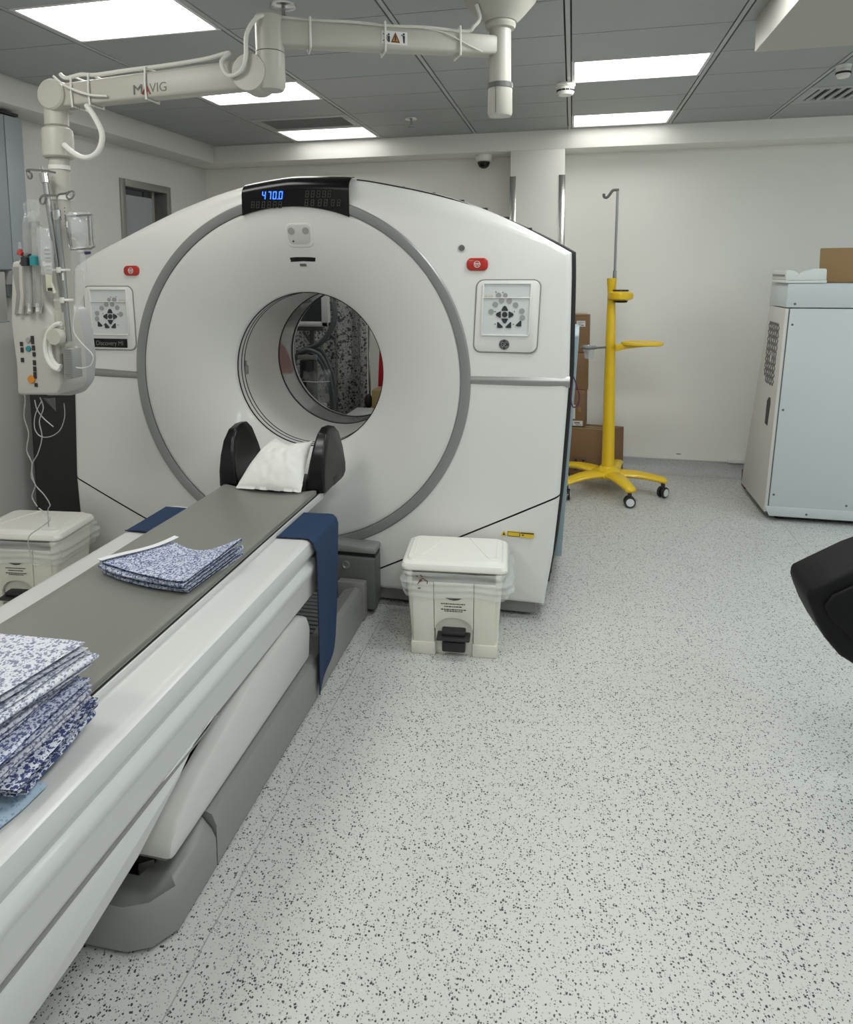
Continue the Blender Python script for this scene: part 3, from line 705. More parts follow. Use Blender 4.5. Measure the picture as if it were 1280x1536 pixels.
# base: floor tray with side rails, rounded nose and ribbed mat
BR, BL = -.868, -1.552
nose = [(BR - .02, 1.285), (BR - .022, 1.27), (BR - .065, 1.190), (BR - .12, 1.172), (TX, 1.165), (BL + .12, 1.172), (BL + .065, 1.190), (BL + .022, 1.27), (BL + .02, 1.285)]
nose_o = [(BR, 1.42), (BR, 1.25), (BR - .035, 1.200), (BR - .085, 1.178), (TX, 1.170), (BL + .085, 1.178), (BL + .035, 1.200), (BL, 1.25), (BL, 1.42), (BL + .10, 1.42), (BL + .10, 1.31), (BL + .13, 1.29), (BR - .13, 1.29), (BR - .10, 1.31), (BR - .10, 1.42)]
def nosemesh(mb):
    b = bmesh.new(); n = len(nose_o); out = range(0, 9); rows = []
    lev = [(0, .012), (0, .088), (.012, .112), (.045, .148), (.06, .152)]
    for off_, z in lev:
        row = []
        for i, (x, y) in enumerate(nose_o):
            if i in out:
                d = V((TX - x, 1.9 - y)); 
                if i in (0, 8): d = V((1 if x < TX else -1, 0))
                elif i == 4: d = V((0, 1))
                else: d = V((1 if x < TX else -1, .8))
                d = d.normalized() * off_
                row.append(b.verts.new((x + d.x, y + d.y, z - (.07 if 2 <= i <= 6 and off_ > .03 else .03 if i in (1, 7) and off_ > .03 else 0))))
            else: row.append(b.verts.new((x, y, z - (.07 if 11 <= i <= 12 and off_ > .03 else .05 if i in (10, 13) and off_ > .03 else 0))))
        rows.append(row)
    for A, B in zip(rows, rows[1:]):
        for i in range(n): b.faces.new((A[i], A[(i + 1) % n], B[(i + 1) % n], B[i]))
    b.faces.new(rows[0][::-1]); b.faces.new(rows[-1])
    bmesh.ops.triangulate(b, faces=[f for f in b.faces if len(f.verts) > 4]); bmesh.ops.recalc_face_normals(b, faces=b.faces[:])
    return mb.add(b)
obj('base_nose', nosemesh(MB()), M['bgrey'], tab, 42)
for x0, x1 in ((BR - .10, BR), (BL, BL + .10)):
    o_ = x1 if x1 == BR else x0; s_ = -1 if x1 == BR else 1
    rp = [(o_, .012), (o_, .118), (o_ + s_ * .012, .146), (o_ + s_ * .035, .154), (o_ + s_ * .085, .140), (o_ + s_ * .10, .120), (o_ + s_ * .10, .012)]
    obj('base_rail', MB().prism(rp, 'y', 1.425, 2.66, 0), M['bgrey'], tab, 28)
    obj('rail_end_cap', MB().box((min(o_, o_ + s_ * .115) - .004, 2.655, .004), (max(o_, o_ + s_ * .115) + .006, 2.698, .172), .006), M['bgrey'], tab)
obj('base_tray', MB().box((BL + .10, 1.30, .02), (BR - .10, 2.05, .055)), M['dgrey'], tab)
q = MB().box((BL + .10, 2.05, .02), (BR - .10, 2.695, .092))
for k in range(21): q.box((BL + .10, 2.065 + k * .030, .092), (BR - .10, 2.080 + k * .030, .098), .002, 1)
obj('ribbed_mat', q, M['bgrey2'], tab)
ck = MB().box((BR - .17, 1.315, .055), (BR - .155, 1.33, .075), .003); obj('tray_clip', ck, M['seam'], tab)
# cradle (carried along the table)
CL, CR, CT = TX - .216, TX + .216, .622
def crad(i, j):
    t = i * 2 - 1; y = .60 + (2.485 - .60) * j; x = TX + t * .205
    return V((x, y, CT - .022 * (1 - t * t) - .004 * max(0, abs(t) - .93) / .07 + .0015 * math.sin(y * 9 + t * 3)))
obj('cradle_pad', MB().grid(crad, 32, 40, thick=-.016), M['vinyl'], tab, 60, label='grey green vinyl table pad')
pe = MB()
for s_ in (-1, 1): pe.tube([(TX + s_ * .200, y, CT - .006) for y in [.6 + k * .235 for k in range(9)]], .0085, 10)
pieces('pad_edge', pe, M['vinyl'], tab)
cr_ = MB()
for s_ in (-1, 1): cr_.box((TX + s_ * .2150 - .0028, .60, .590), (TX + s_ * .2150 + .0028, 2.53, .6185), .001)
pieces('cradle_rail', cr_, M['table'], tab, label='thin white edge rail')
cg = MB()
for s_ in (-1, 1): cg.box((TX + s_ * .2095 - .0026, .60, .585), (TX + s_ * .2098 + .0026, 2.485, .6200))
pieces('cradle_track', cg, M['seam'], tab)
obj('cradle_tongue', MB().prism([(2.30, .592), (2.30, .575), (2.60, .585), (2.77, .600), (2.77, .609), (2.487, .604)], 'x', TX - .205, TX + .205, .002), M['bgrey'], tab)

# head holder
hh = thing('head_holder', 'glossy black head holder with two upright wings on the table end', 'head holder', (TX, 2.6, .61))
wing = [(2.494, .6195), (2.492, .69), (2.504, .755), (2.528, .815), (2.566, .855), (2.612, .868), (2.668, .864), (2.708, .832), (2.745, .755), (2.765, .680), (2.762, .640), (2.735, .6195)]
def wingmesh(s_):
    b = bmesh.new(); n = len(wing); zc = .62
    def lean(z): return .035 * (z - zc) / .25
    rows = []
    for d, sc_ in ((-.012, .95), (-.004, 1.0), (.010, 1.0), (.056, .99), (.066, .93)):
        row = []
        for y, z in wing:
            yy, z2 = 2.62 + (y - 2.62) * sc_, (zc + (z - zc) * (sc_ if z > .65 else 1))
            w = 1 - .50 * max(0, (z - zc)) / .25
            row.append(b.verts.new((TX + s_ * (.150 + d * w * 1.15 + lean(z2) + .012 * abs(yy - 2.62) / .12), yy, z2)))
        rows.append(row)
    for A, B in zip(rows, rows[1:]):
        for i in range(n): b.faces.new((A[i], A[(i + 1) % n], B[(i + 1) % n], B[i]))
    b.faces.new(rows[0]); b.faces.new(rows[-1]); bmesh.ops.recalc_face_normals(b, faces=b.faces[:]); return b
for s_ in (-1, 1):
    o = obj('side_wing', MB().add(wingmesh(s_)), M['blk'], hh, 28)
    md = o.modifiers.new('round', 'BEVEL'); md.width = .006; md.segments = 3; md.limit_method = 'ANGLE'; md.angle_limit = .5
obj('wing_clamp', MB().box((TX + .208, 2.60, .6195), (TX + .238, 2.71, .660), .004), M['blkm'], hh)
obj('holder_base', MB().box((TX - .20, 2.495, .6105), (TX + .20, 2.745, .6165), .002), M['blkm'], hh)
# pillow propped between the wings
def pil(sgn):
    def f(i, j):
        u, v = i * 2 - 1, j * 2 - 1
        A = V((-1.346, 2.455, .634)); B = V((-1.058, 2.455, .634)); D = V((-1.255, 2.65, .800)); E = V((-1.082, 2.65, .798))
        p = A.lerp(B, i).lerp(D.lerp(E, i), j)
        p.z -= .050 * (1 - (abs(u)) ** 1.1) * max(0, v) ** 2            # sag between the two top corners
        p.z += .022 * math.sin(PI * j)
        th = .034 * max(0, (1 - abs(u) ** 3.2)) ** .6 * max(0, (1 - abs(v) ** 3.2)) ** .6
        w = noise.noise(V((u * 2.2, v * 2.6, 1.3 if sgn > 0 else 5))) * .5 + noise.noise(V((u * 5 + v * 3, v * 4, 4))) * .3
        th += .016 * w * (1 - max(abs(u), abs(v)) ** 4) + .003 * noise.noise(V((u * 7 - v * 4, v * 5, 2))) * (1 - max(abs(u), abs(v)) ** 6)
        n = V((0, -.50, .86))
        if sgn < 0: n = V((0, .45, -.5)); th *= .22
        return p + n * (th + .002)
    return f
pm = MB().grid(pil(1), 40, 40).grid(pil(-1), 40, 40); bmesh.ops.remove_doubles(pm.bm, verts=pm.bm.verts[:], dist=.0045)
single('pillow', pm, M['pillow'], 'small white pillow propped between the black wings', 'pillow', (-1.21, 2.5, .62), ang=60)

# straps
sr = thing('restraint_strap', 'long navy blue strap hanging down over the side of the table', 'strap', (-.90, 2.2, .61), 'navy blue straps on the table')
def strapR(i, j):
    path = [(-.990, .6065), (-.93, .6075), (-.892, .6095), (-.872, .608), (-.858, .596), (-.852, .575), (-.852, .48), (-.853, .36), (-.854, .25), (-.856, .16), (-.858, .11)]
    k = j * (len(path) - 1); a = min(int(k), len(path) - 2); f = k - a
    x, z = path[a][0] + (path[a + 1][0] - path[a][0]) * f, path[a][1] + (path[a + 1][1] - path[a][1]) * f
    y0, y1 = 2.078, 2.318
    if j > .5: y0, y1 = 2.095 + .02 * (j - .5), 2.318 - .09 * (j - .5) * 1.2
    y = y0 + (y1 - y0) * i
    if j > .5:
        t = (j - .5) / .5
        if t > .80: y += 0
        z -= (.0 if i > .5 else 0)
    x += .006 * math.sin(i * 7 + j * 2) * max(0, j - .45)
    if j == 1 or j > .93: z = z - .085 * (1 - i) * ((j - .9) / .1 if j > .9 else 0)
    return V((x, y, z))
st = obj('strap_band', MB().grid(strapR, 12, 60, thick=.002), M['blue'], sr, 60)
obj('strap_hem', MB().tube([strapR(0, k / 60) + V((.0005, -.001, .0008)) for k in range(61)], .0022, 6), M['bluehem'], st)
tb = at(432, 806, 2.06); 
sl2 = thing('restraint_strap', 'short navy blue strap end lying flat on the table edge', 'strap', (-1.50, 2.15, .61), 'navy blue straps on the table')
def strapL(i, j): return V((-1.432 - .112 * j, 2.02 + .245 * i, .6085 + .0008 * math.sin(3 * i + 4 * j) + .002 * (1 - abs(2 * j - 1))))
s2 = obj('strap_band', MB().grid(strapL, 10, 14, thick=.002), M['blue'], sl2, 60)
obj('strap_hem', MB().tube([strapL(0, k / 14) + V((0, -.001, .0008)) for k in range(15)], .0022, 6), M['bluehem'], s2)

# ------------------------------------------------------------------ folded gowns
def folded(corners, z0, layers, gap, seed, wav=.003, roll=0, lift=None, drop=None, th=.0012, dip=True, bow=0):
    """a cloth folded back and forth: a serpentine strip between edge 0-1 and edge 3-2 of the quad"""
    c = [V((*p, 0)) for p in corners]; path = []
    rnd = random.Random(seed)
    for L in range(layers):
        e0, e1 = rnd.uniform(0, .05), rnd.uniform(0, .05); ss = [k / 14 for k in range(15)]
        ss = [e0 + (1 - e0 - e1) * s for s in ss]
        if L % 2: ss = ss[::-1]
        path += [(s, z0 + L * gap) for s in ss]
        if L < layers - 1:
            e = path[-1][0]; sg = 1 if L % 2 == 0 else -1
            for a in (30, 90, 150): path.append((e + sg * gap * 1.3 * math.sin(math.radians(a)), z0 + L * gap + gap * (1 - math.cos(math.radians(a))) / 2))
    N = len(path) - 1; top_ = z0 + (layers - 1) * gap
    def f(i, j):
        k = i * N; a = min(int(k), N - 1); fr_ = k - a
        s = path[a][0] + (path[a + 1][0] - path[a][0]) * fr_; z = path[a][1] + (path[a + 1][1] - path[a][1]) * fr_
        v = j; p = c[0].lerp(c[1], v).lerp(c[3].lerp(c[2], v), s)
        q = (z - z0) / max(1e-6, top_ - z0) if layers > 1 else 1
        w = wav * q * (noise.noise(V((p.x * 9 + seed, p.y * 9, z * 40))) + .6 * noise.noise(V((p.x * 22, p.y * 22 + seed, z * 60))))
        zz = z + w + abs(wav) * q
        if lift: zz += lift(s, v) * (.4 + .6 * q)
        x_, y_ = p.x + .006 * noise.noise(V((z * 90 + seed, v * 3, 1))), p.y + .006 * noise.noise(V((v * 3, z * 90 + seed, 7)))
        y_ -= bow * math.sin(PI * j) * s ** 2
        if not dip: zz -= .021 * max(0, 1 - ((x_ - TX) / .205) ** 2)
        return V((x_, y_, zz))
    return MB().grid(f, N, 22, thick=th)
padz = lambda x: CT - .022 * (1 - ((x - TX) / .205) ** 2)
# the gown lying alone on the pad, front edge rolled, far corner raised
gz = .6265
cr4 = [(-1.365, 1.660), (-1.035, 1.588), (-1.000, 1.862), (-1.240, 1.862)]
gl = lambda s, v: .004 + .012 * s * v - .008 * math.sin(PI * v) * s ** 2 + .004 * math.sin(PI * v) * (1 - s)
g = thing('folded_gown', 'folded blue and white patterned gown lying alone on the pad', 'gown', (-1.15, 1.72, .61))
g1 = obj('gown_cloth', folded(cr4, .631, 6, .0086, 11, .002, lift=gl, dip=False, bow=.05), GM[1], g, 60)
ln = MB().grid(lambda i, j: V((-1.372 + .125 * i + .022 * j, 1.662 + .205 * i - .010 * j, .6765 - .008 * math.sin(PI * i) + .003 * math.sin(i * 6) + .0015 * j)), 14, 4, thick=.0016)
obj('gown_facing', ln, M['gownlining'], g1, 60, label='white inner facing')
# the stack at the foot end
SL = ['navy patterned folded gown, lowest of the tall pile', 'folded gown second from the bottom of the pile, dark scroll print',
      'lilac folded gown third from the bottom of the pile', 'folded gown in the middle of the pile with a rolled edge', 'lilac folded gown just above the middle of the pile',
      'pale sprigged folded gown third from the top of the pile', 'folded gown directly beneath the top one, white hem showing', 'pale sprigged folded gown on top of the pile']
SM = [3, 3, 2, 1, 2, 0, 0, 0]
z = .631; rs = random.Random(3)
for k in range(8):
    lay = [3, 4, 4, 4, 4, 3, 3, 4][k]; gp = .0042
    t_ = k / 7; j1, j2 = [(.0, .0), (.006, .012), (-.012, -.02), (-.006, .0), (-.016, -.01), (.004, -.012), (.008, .010), (-.006, 0)][k]
    ccx, ccy = -1.19, .94
    cs = [(-1.415, .80), (-1.42 + .01 * (k % 3), 1.125 - .008 * (k % 2)), (-.918 - .030 * t_ + j1, 1.10 + .022 * t_ + j1 * .5), (-.895 - .125 * t_ ** 1.3 + j2, .905 - .115 * t_ ** .8)]
    dl = lambda s, v: .008 * max(0, s - .55) / .45 * v - .006 * max(0, s - .80) / .20 * (1 - v)
    m_ = folded(cs, z, lay, gp, 20 + k, .0018, lift=dl)
    o = single('folded_gown', m_, GM[SM[k]], SL[k], 'gown', (ccx, ccy, z), 'pile of folded patient gowns', 60)
    z += (lay - 1) * gp + .0068
# pale blue cloth slipping out from under the pile
pb = MB().grid(lambda i, j: V((-1.02 + .112 * i - .01 * (1 - j) ** 2, .815 + .125 * j - .010 * i * (j - .5) + .01 * i, .6265 - .0155 * i * i + .0008 * math.sin(j * 9))), 16, 16, thick=.002)
single('cloth', pb, M['gownpale'], 'pale blue flecked cloth corner sticking out under the pile of gowns', 'cloth', (-.95, .88, .606), ang=60)

# ------------------------------------------------------------------ pedal bins
def rr3(w, d, r, n=5): return rrect(w, d, r, n)
def make_bin(label, loc, rz):
    t = thing('pedal_bin', label, 'bin', (0, 0, 0), 'white pedal bins')
    H = .345; W0, D0, W1, D1 = .338, .235, .385, .270
    # body: tapered wall with an arched foot opening at the front
    b = bmesh.new(); n = 5; lev = [0, .05, .051, .12, .16, .2, .25, .30, H]; rows = []
    for z_ in lev:
        f = z_ / H; o_ = .006 if z_ <= .05 else 0
        rows.append([b.verts.new((x, y, z_)) for x, y in rrect(W0 + (W1 - W0) * f + o_, D0 + (D1 - D0) * f + o_, .022, n)])
    m = len(rows[0])
    for A, B in zip(rows, rows[1:]):
        for i in range(m): b.faces.new((A[i], A[(i + 1) % m], B[(i + 1) % m], B[i]))
    body = MB()
    # front panel region rebuilt with a real arch: remove front faces and fill a frame round the arch
    kill = [f for f in b.faces if f.calc_center_median().y < -.10 and abs(f.normal.y) > .8 and abs(f.calc_center_median().x) < .15]
    bmesh.ops.delete(b, geom=kill, context='FACES'); body.add(b)
    def yf(z_): return -(D0 + (D1 - D0) * z_ / H) / 2 - .0
    def xw(z_): return (W0 + (W1 - W0) * z_ / H) / 2 - .022
    arch = [(.074 * math.cos(math.radians(a)), .105 + .048 * math.sin(math.radians(a))) for a in range(0, 181, 12)]
    b = bmesh.new()
    def ring(pts, dy): return [b.verts.new((x, yf(z_) + dy, z_)) for x, z_ in pts]
    inner = [(.074, 0)] + arch + [(-.074, 0)]
    outer = [(xw(0), 0)]
    for k in range(len(arch)):
        a = PI * k / (len(arch) - 1); X = math.cos(a); zt = H
        if a < .6: outer.append((xw(.105 + (H - .105) * a / .6), .105 + (H - .105) * a / .6))
        elif a > PI - .6: outer.append((-xw(.105 + (H - .105) * (PI - a) / .6), .105 + (H - .105) * (PI - a) / .6))
        else: outer.append((xw(H) * (1 - 2 * (a - .6) / (PI - 1.2)), H))
    outer.append((-xw(0), 0))
    I, O = ring(inner, 0), ring(outer, 0); J = [b.verts.new((x, yf(z_) + .07, z_)) for x, z_ in inner]
    for k in range(len(I) - 1):
        b.faces.new((I[k], I[k + 1], O[k + 1], O[k])); b.faces.new((I[k], J[k], J[k + 1], I[k + 1]))
    b.faces.new(J); bmesh.ops.recalc_face_normals(b, faces=b.faces[:]); body.add(b)
    # two raised front legs and the lettering panel between
    for s_ in (-1, 1):
        body.prism([(s_ * .076, 0), (s_ * (W0 / 2 - .008), 0), (s_ * (W0 / 2 - .002), .30), (s_ * .080, .30)], 'y', -.136, -.110, .006)
        body.prism([(s_ * .073, 0), (s_ * (W0 / 2 + .002), 0), (s_ * (W0 / 2 + .002), .052), (s_ * .073, .052)], 'y', -.140, -.110, .004)
    obj('bin_body', body, M['bin'], t, 30)
    ld = MB(); b = bmesh.new(); rows = []
    for w, d, z_ in ((.418, .276, .345), (.424, .282, .349), (.424, .282, .358), (.412, .270, .370), (.392, .250, .376), (.384, .242, .3765), (.372, .230, .384), (.18, .11, .388)):
        rows.append([b.verts.new((x, y, z_)) for x, y in rrect(w, d, .030, 7)])
    for A, B in zip(rows, rows[1:]):
        for i in range(len(A)): b.faces.new((A[i], A[(i + 1) % len(A)], B[(i + 1) % len(A)], B[i]))
    b.faces.new(rows[0]); b.faces.new(rows[-1]); bmesh.ops.recalc_face_normals(b, faces=b.faces[:])
    lid = obj('lid', ld.add(b), M['binlid'], t, 30)
    rg = MB()
    for s_ in (-1, 1): rg.tube([(s_ * .05, .106, .3835), (s_ * .085, .015, .3855), (s_ * .135, -.086, .3835)], .005, 6); rg.tube([(s_ * .135, -.089, .3835), (s_ * .165, -.086, .3835), (s_ * .170, .100, .3825)], .004, 6)
    pieces('lid_ridge', rg, M['binlid'], lid)
    pd = MB().box((-.066, -.178, .080), (.066, -.100, .092), .005).box((-.047, -.160, .092), (.047, -.09, .112), .006).box((-.046, -.150, .020), (.046, -.07, .062), .006).box((-.03, -.12, .05), (.03, -.08, .084))
    obj('foot_pedal', pd, M['blkm'], t)
    tx = MB(); yk = -.136
    for k, (w, z_) in enumerate(((.100, .214), (.074, .203), (.100, .191), (.072, .184))):
        x = -w / 2
        while x < w / 2 - .004:
            l = random.uniform(.004, .012); tx.box((x, yk - .0045, z_), (min(w / 2, x + l), yk + .004, z_ + .0032)); x += l + .0025
    obj('printed_notice', tx, M['ink'], t)
    obj('badge', MB().prism([(-.032, .240), (-.018, .2335), (0, .231), (.018, .2335), (.032, .240)], 'y', yk - .005, yk + .004), M['ink'], t)
    obj('text_panel', MB().prism([(-.078, .30), (-.0765, .112)] + [(.0725 * math.cos(math.radians(180 - 15 * k)), .108 + .050 * math.sin(math.radians(15 * k))) for k in range(13)] + [(.0765, .112), (.078, .30)], 'y', -.139, -.11, .002), M['bin'], t)
    t.location = loc; t.rotation_euler = (0, 0, rz)
    # liner turned over the rim
    ln = thing('bin_liner', 'clear plastic bag turned down over the rim of the pedal bin near the scanner', 'bin liner', (0, 0, 0), 'clear bin liners')
    def lf(i, j):
        base = rrect(1, 1, .12, 8); k = i * len(base); a = int(k) % len(base); f = k - int(k); p_, q_ = base[a], base[(a + 1) % len(base)]
        x, y = p_[0] + (q_[0] - p_[0]) * f, p_[1] + (q_[1] - p_[1]) * f
        z_ = .343 - .105 * j; bul = .018 * math.sin(PI * min(1, j * 1.1)) + .006
        fo = .007 * noise.noise(V((x * 3, y * 3, j * 7))) + .005 * math.sin(j * 22 + 4 * noise.noise(V((x * 4, y * 4, 2))))
        ex_ = .026 * max(0, x - .35) / .15 * math.sin(PI * min(1, j * .9))
        k2 = 1 - .10 * j
        dp = -.008 if j > .0 else 0
        return V((x * ((.392 + .01) * (1 - .035 * j) + 2 * (bul * .5 + fo)) + ex_, y * ((.240 if y < 0 else .270) * (1 - .02 * j) + 2 * (bul * .5 + fo)) - (.024 if y < 0 else -.006), z_ + .010 * noise.noise(V((x * 5, y * 5, 9))) * j))
    obj('bag_skirt', MB().grid(lf, 144, 26, closeu=True), M['liner'], ln, 80)
    ln.location = loc; ln.rotation_euler = (0, 0, rz)
    return t, ln
bin1, lin1 = make_bin('white pedal bin standing in front of the scanner', (-.450, 2.617, 0), math.radians(5))
sb = MB()
for pts in ([(-.132, .317), (-.118, .326), (-.10, .314), (-.103, .305)], [(-.14, .30), (-.132, .312), (-.122, .317)], [(-.145, .345 - .01), (-.138, .333)], [(-.139, .283), (-.128, .284)], [(-.128, .34), (-.12, .332)]):
    pp = [V((x, -.1655 + (.345 - z_) * .10, z_)) for x, z_ in pts]; sb.tube(pp, .0022, 5)
obj('bag_stain', sb, M['blood'], lin1, label='reddish brown stain') if False else None
me_ = obj('bag_stain', sb, M['blood'], None); me_.parent = lin1; me_['label'] = 'reddish brown smear'
bin2 = copy_tree(bin1); bin2.location = (-2.415, 2.54, 0); bin2.rotation_euler = (0, 0, math.radians(6)); bin2['label'] = 'white pedal bin under the injector with tubing draped over it'
lin2 = copy_tree(lin1); lin2.location = (-2.415, 2.54, 0); lin2.rotation_euler = (0, 0, math.radians(6)); lin2['label'] = 'clear plastic bag over the rim of the bin under the injector'
for ch in [x for x in bpy.data.objects if x.parent == lin2 and x.name.startswith('bag_stain')]: bpy.data.objects.remove(ch)

# ------------------------------------------------------------------ jointed ceiling arm
H1 = V((-.263, 2.47, 0)); H2 = V((-.975, 2.10, 0)); H3 = V((-1.795, 2.12, 0))
arm_ = thing('ceiling_pendant', 'cream jointed support arm hanging from the ceiling, carrying the injector', 'support arm', (H1.x, H1.y, ZC))
obj('ceiling_mount', MB().lathe([(0, 0), (.13, 0), (.13, -.012), (.125, -.03), (.075, -.085), (.062, -.095), (.058, -.10), (0, -.10)], (H1.x, H1.y, ZC)), M['mavig'], arm_)
obj('mount_collar', MB().lathe([(.040, 0), (.052, 0), (.055, -.010), (.050, -.022), (.038, -.026)], (H1.x, H1.y, ZC - .10)), M['mavig'], arm_)
obj('hub', MB().lathe([(0, 2.40), (.038, 2.40), (.039, 2.19), (.043, 2.187), (.044, 2.085), (.040, 2.075), (0, 2.07)], (H1.x, H1.y, 0)), M['mavig'], arm_)
hc = MB().lathe([(.0445, 2.188), (.0455, 2.188), (.0455, 2.17), (.0445, 2.17)], (H1.x, H1.y, 0)); hc.box((H1.x - .012, H1.y - .047, 2.08), (H1.x - .0105, H1.y - .040, 2.187)); obj('hub_seam', hc, M['dgrey'], arm_)
def beam(a, b, za, zb, ha, hb, w, bev=.012):
    d = (b - a).normalized(); n = V((-d.y, d.x, 0)); bm = bmesh.new(); r = []
    for p_, z_, h in ((a, za, ha), (b, zb, hb)):
        r.append([bm.verts.new(V((p_.x, p_.y, z_)) + n * sx * w / 2 + V((0, 0, sz * h / 2))) for sx, sz in ((-1, -1), (1, -1), (1, 1), (-1, 1))])
    for i in range(4): bm.faces.new((r[0][i], r[0][(i + 1) % 4], r[1][(i + 1) % 4], r[1][i]))
    bm.faces.new(r[0]); bm.faces.new(r[1]); bmesh.ops.recalc_face_normals(bm, faces=bm.faces[:])
    bmesh.ops.bevel(bm, geom=bm.edges[:], offset=bev, segments=3, profile=.5, affect='EDGES'); return MB().add(bm)
ZA1, ZA2 = 2.315, 2.292
ea = obj('extension_arm', beam(H1, H2, ZA1, ZA2 + .004, .066, .084, .06), M['mavig'], arm_)
obj('elbow', MB().lathe([(0, 2.352), (.040, 2.352), (.046, 2.345), (.046, 2.235), (0, 2.235)], (H2.x, H2.y, 0)).lathe([(0, 2.232), (.047, 2.232), (.048, 2.13), (.040, 2.115), (0, 2.11)], (H2.x, H2.y, 0)), M['mavig'], arm_)
ZS1, ZS2 = 2.170, 2.150
S1 = H2 + V((-.03, 0, 0)); kn = MB(); kn.lathe([(0, -.05), (.058, -.05), (.06, -.04), (.06, .04), (.058, .05), (0, .05)], (H2.x - .055, H2.y, ZS1 - .005), 'y', 28)
obj('elbow_knuckle', kn, M['mavig'], arm_)
sa = obj('spring_arm', beam(S1 + V((-.05, 0, 0)), H3, ZS1 - .002, ZS2 - .004, .094, .080, .062), M['mavig'], arm_)
obj('wrist_knuckle', MB().lathe([(0, -.046), (.048, -.046), (.054, -.040), (.054, .040), (.048, .046), (0, .046)], (H3.x - .005, H3.y, ZS2 - .002), 'y', 32).lathe([(0, 2.15), (.040, 2.15), (.040, 2.05), (.030, 2.04), (0, 2.04)], (H3.x - .02, H3.y, 0)), M['mavig'], arm_)
PXo = H3.x - .02
obj('drop_collar', MB().lathe([(0, 2.042), (.040, 2.042), (.050, 2.034), (.052, 2.02), (.052, 1.94), (.046, 1.934), (0, 1.934)], (PXo, H3.y, 0)), M['mavig'], arm_)
PB = V((-1.835, 2.12, 0))
obj('drop_pole', MB().tube([(PXo, H3.y, 1.936), (PXo - .01, H3.y, 1.6), (PXo - .02, H3.y, 1.30)], .034, 20), M['mavig'], arm_)
pb_ = MB().lathe([(.0345, 1.80), (.037, 1.80), (.037, 1.785), (.0345, 1.785)], (PXo - .004, H3.y, 0)).lathe([(.0345, 1.908), (.036, 1.908), (.036, 1.893), (.0345, 1.893)], (PXo, H3.y, 0)); obj('pole_band', pb_, M['cable'], arm_)
# logo and warning plate on the arms
d1 = (S1 - H3).normalized(); nrm = V((d1.y, -d1.x, 0)); nrm = nrm if nrm.y < 0 else -nrm
lc = at(225, 133, 2.085); up = V((0, 0, 1)); xd = (V((S1.x, S1.y, ZS1)) - V((H3.x, H3.y, ZS2))).normalized()
face = lambda px, py: at(px, py, 2.112 - .0345)
lo_ = MB(); P0 = face(225, 132.5)
lo_.text('M', .046, face(206.5, 135), xd, up, .0004, sx=1.15); lo_.text('VIG', .043, face(237.5, 131.4), xd, up, .0004, sx=1.0)
obj('maker_lettering', lo_, M['dgrey'], sa)
p_ = face(219.5, 134); rd = MB(); 
rd.tube([p_ + V((-.014, -.0006, -.016)), p_ + V((0, -.0006, .018)), p_ + V((.014, -.0006, -.016))], .0028, 5); rd.tube([p_ + V((-.006, -.0006, -.006)), p_ + V((.008, -.0006, -.005))], .0022, 5)
obj('maker_chevron', rd, mat('red print', (.35, .05, .04), .5), sa)
tm = MB().text('max.12', .016, face(112, 163), xd, up, .0003); obj('load_marking', tm, M['dgrey'], sa)
d2 = (H1 - H2).normalized(); n2 = V((d2.y, -d2.x, 0)); n2 = n2 if n2.y < 0 else -n2
def eface(px, py):       # point on the camera-facing side of the extension arm
    o_ = H2 + n2 * .0305; d = ray(px, py); k = (o_ - V((0, 0, 0))).dot(n2) / d.dot(n2); return V((0, 0, CAMZ)) + d * k
wp = eface(592, 57); F4 = (wp, d2, V((0, 0, 1)), n2)
ws = obj('warning_plate', patch(MB(), F4, rrect(.088, .043, .002), -.001, .001), M['label'], ea, label='white warning plate with figures')
obj('warning_triangle', patch(MB(), F4, [(-.013, -.016), (.019, -.016), (.003, .019)], .001, .0014), M['orange'], ws)
q = MB()
for a, b_ in (((-.010, -.013), (.016, -.013)), ((-.010, -.013), (.003, .014)), ((.016, -.013), (.003, .014))): q.tube([wp + d2 * a[0] + V((0, 0, a[1])) + n2 * .0016, wp + d2 * b_[0] + V((0, 0, b_[1])) + n2 * .0016], .0014, 5)
q.tube([wp + d2 * .003 + V((0, 0, .006)) + n2 * .0016, wp + d2 * .003 + V((0, 0, -.010)) + n2 * .0016], .002, 5)
for o_, hd in ((.032, .014), (-.020, .010)):
    patch(q, F4, circ(.0035, 10, (o_, hd)), .001, .0016); patch(q, F4, [(o_ - .004, hd - .005), (o_ + .004, hd - .005), (o_ + .003, -.015), (o_ - .002, -.015)], .001, .0016)
    q.tube([wp + d2 * (o_ - .009) + V((0, 0, hd - .002)) + n2 * .0016, wp + d2 * o_ + V((0, 0, hd - .008)) + n2 * .0016], .0013, 5)
for a, b_ in (((-.040, .012), (-.030, .004)), ((-.040, -.012), (-.028, -.006)), ((-.036, .002), (-.026, .000)), ((-.030, .010), (-.024, -.012))): q.tube([wp + d2 * a[0] + V((0, 0, a[1])) + n2 * .0016, wp + d2 * b_[0] + V((0, 0, b_[1])) + n2 * .0016], .0012, 5)
obj('warning_print', q, M['ink'], ws)
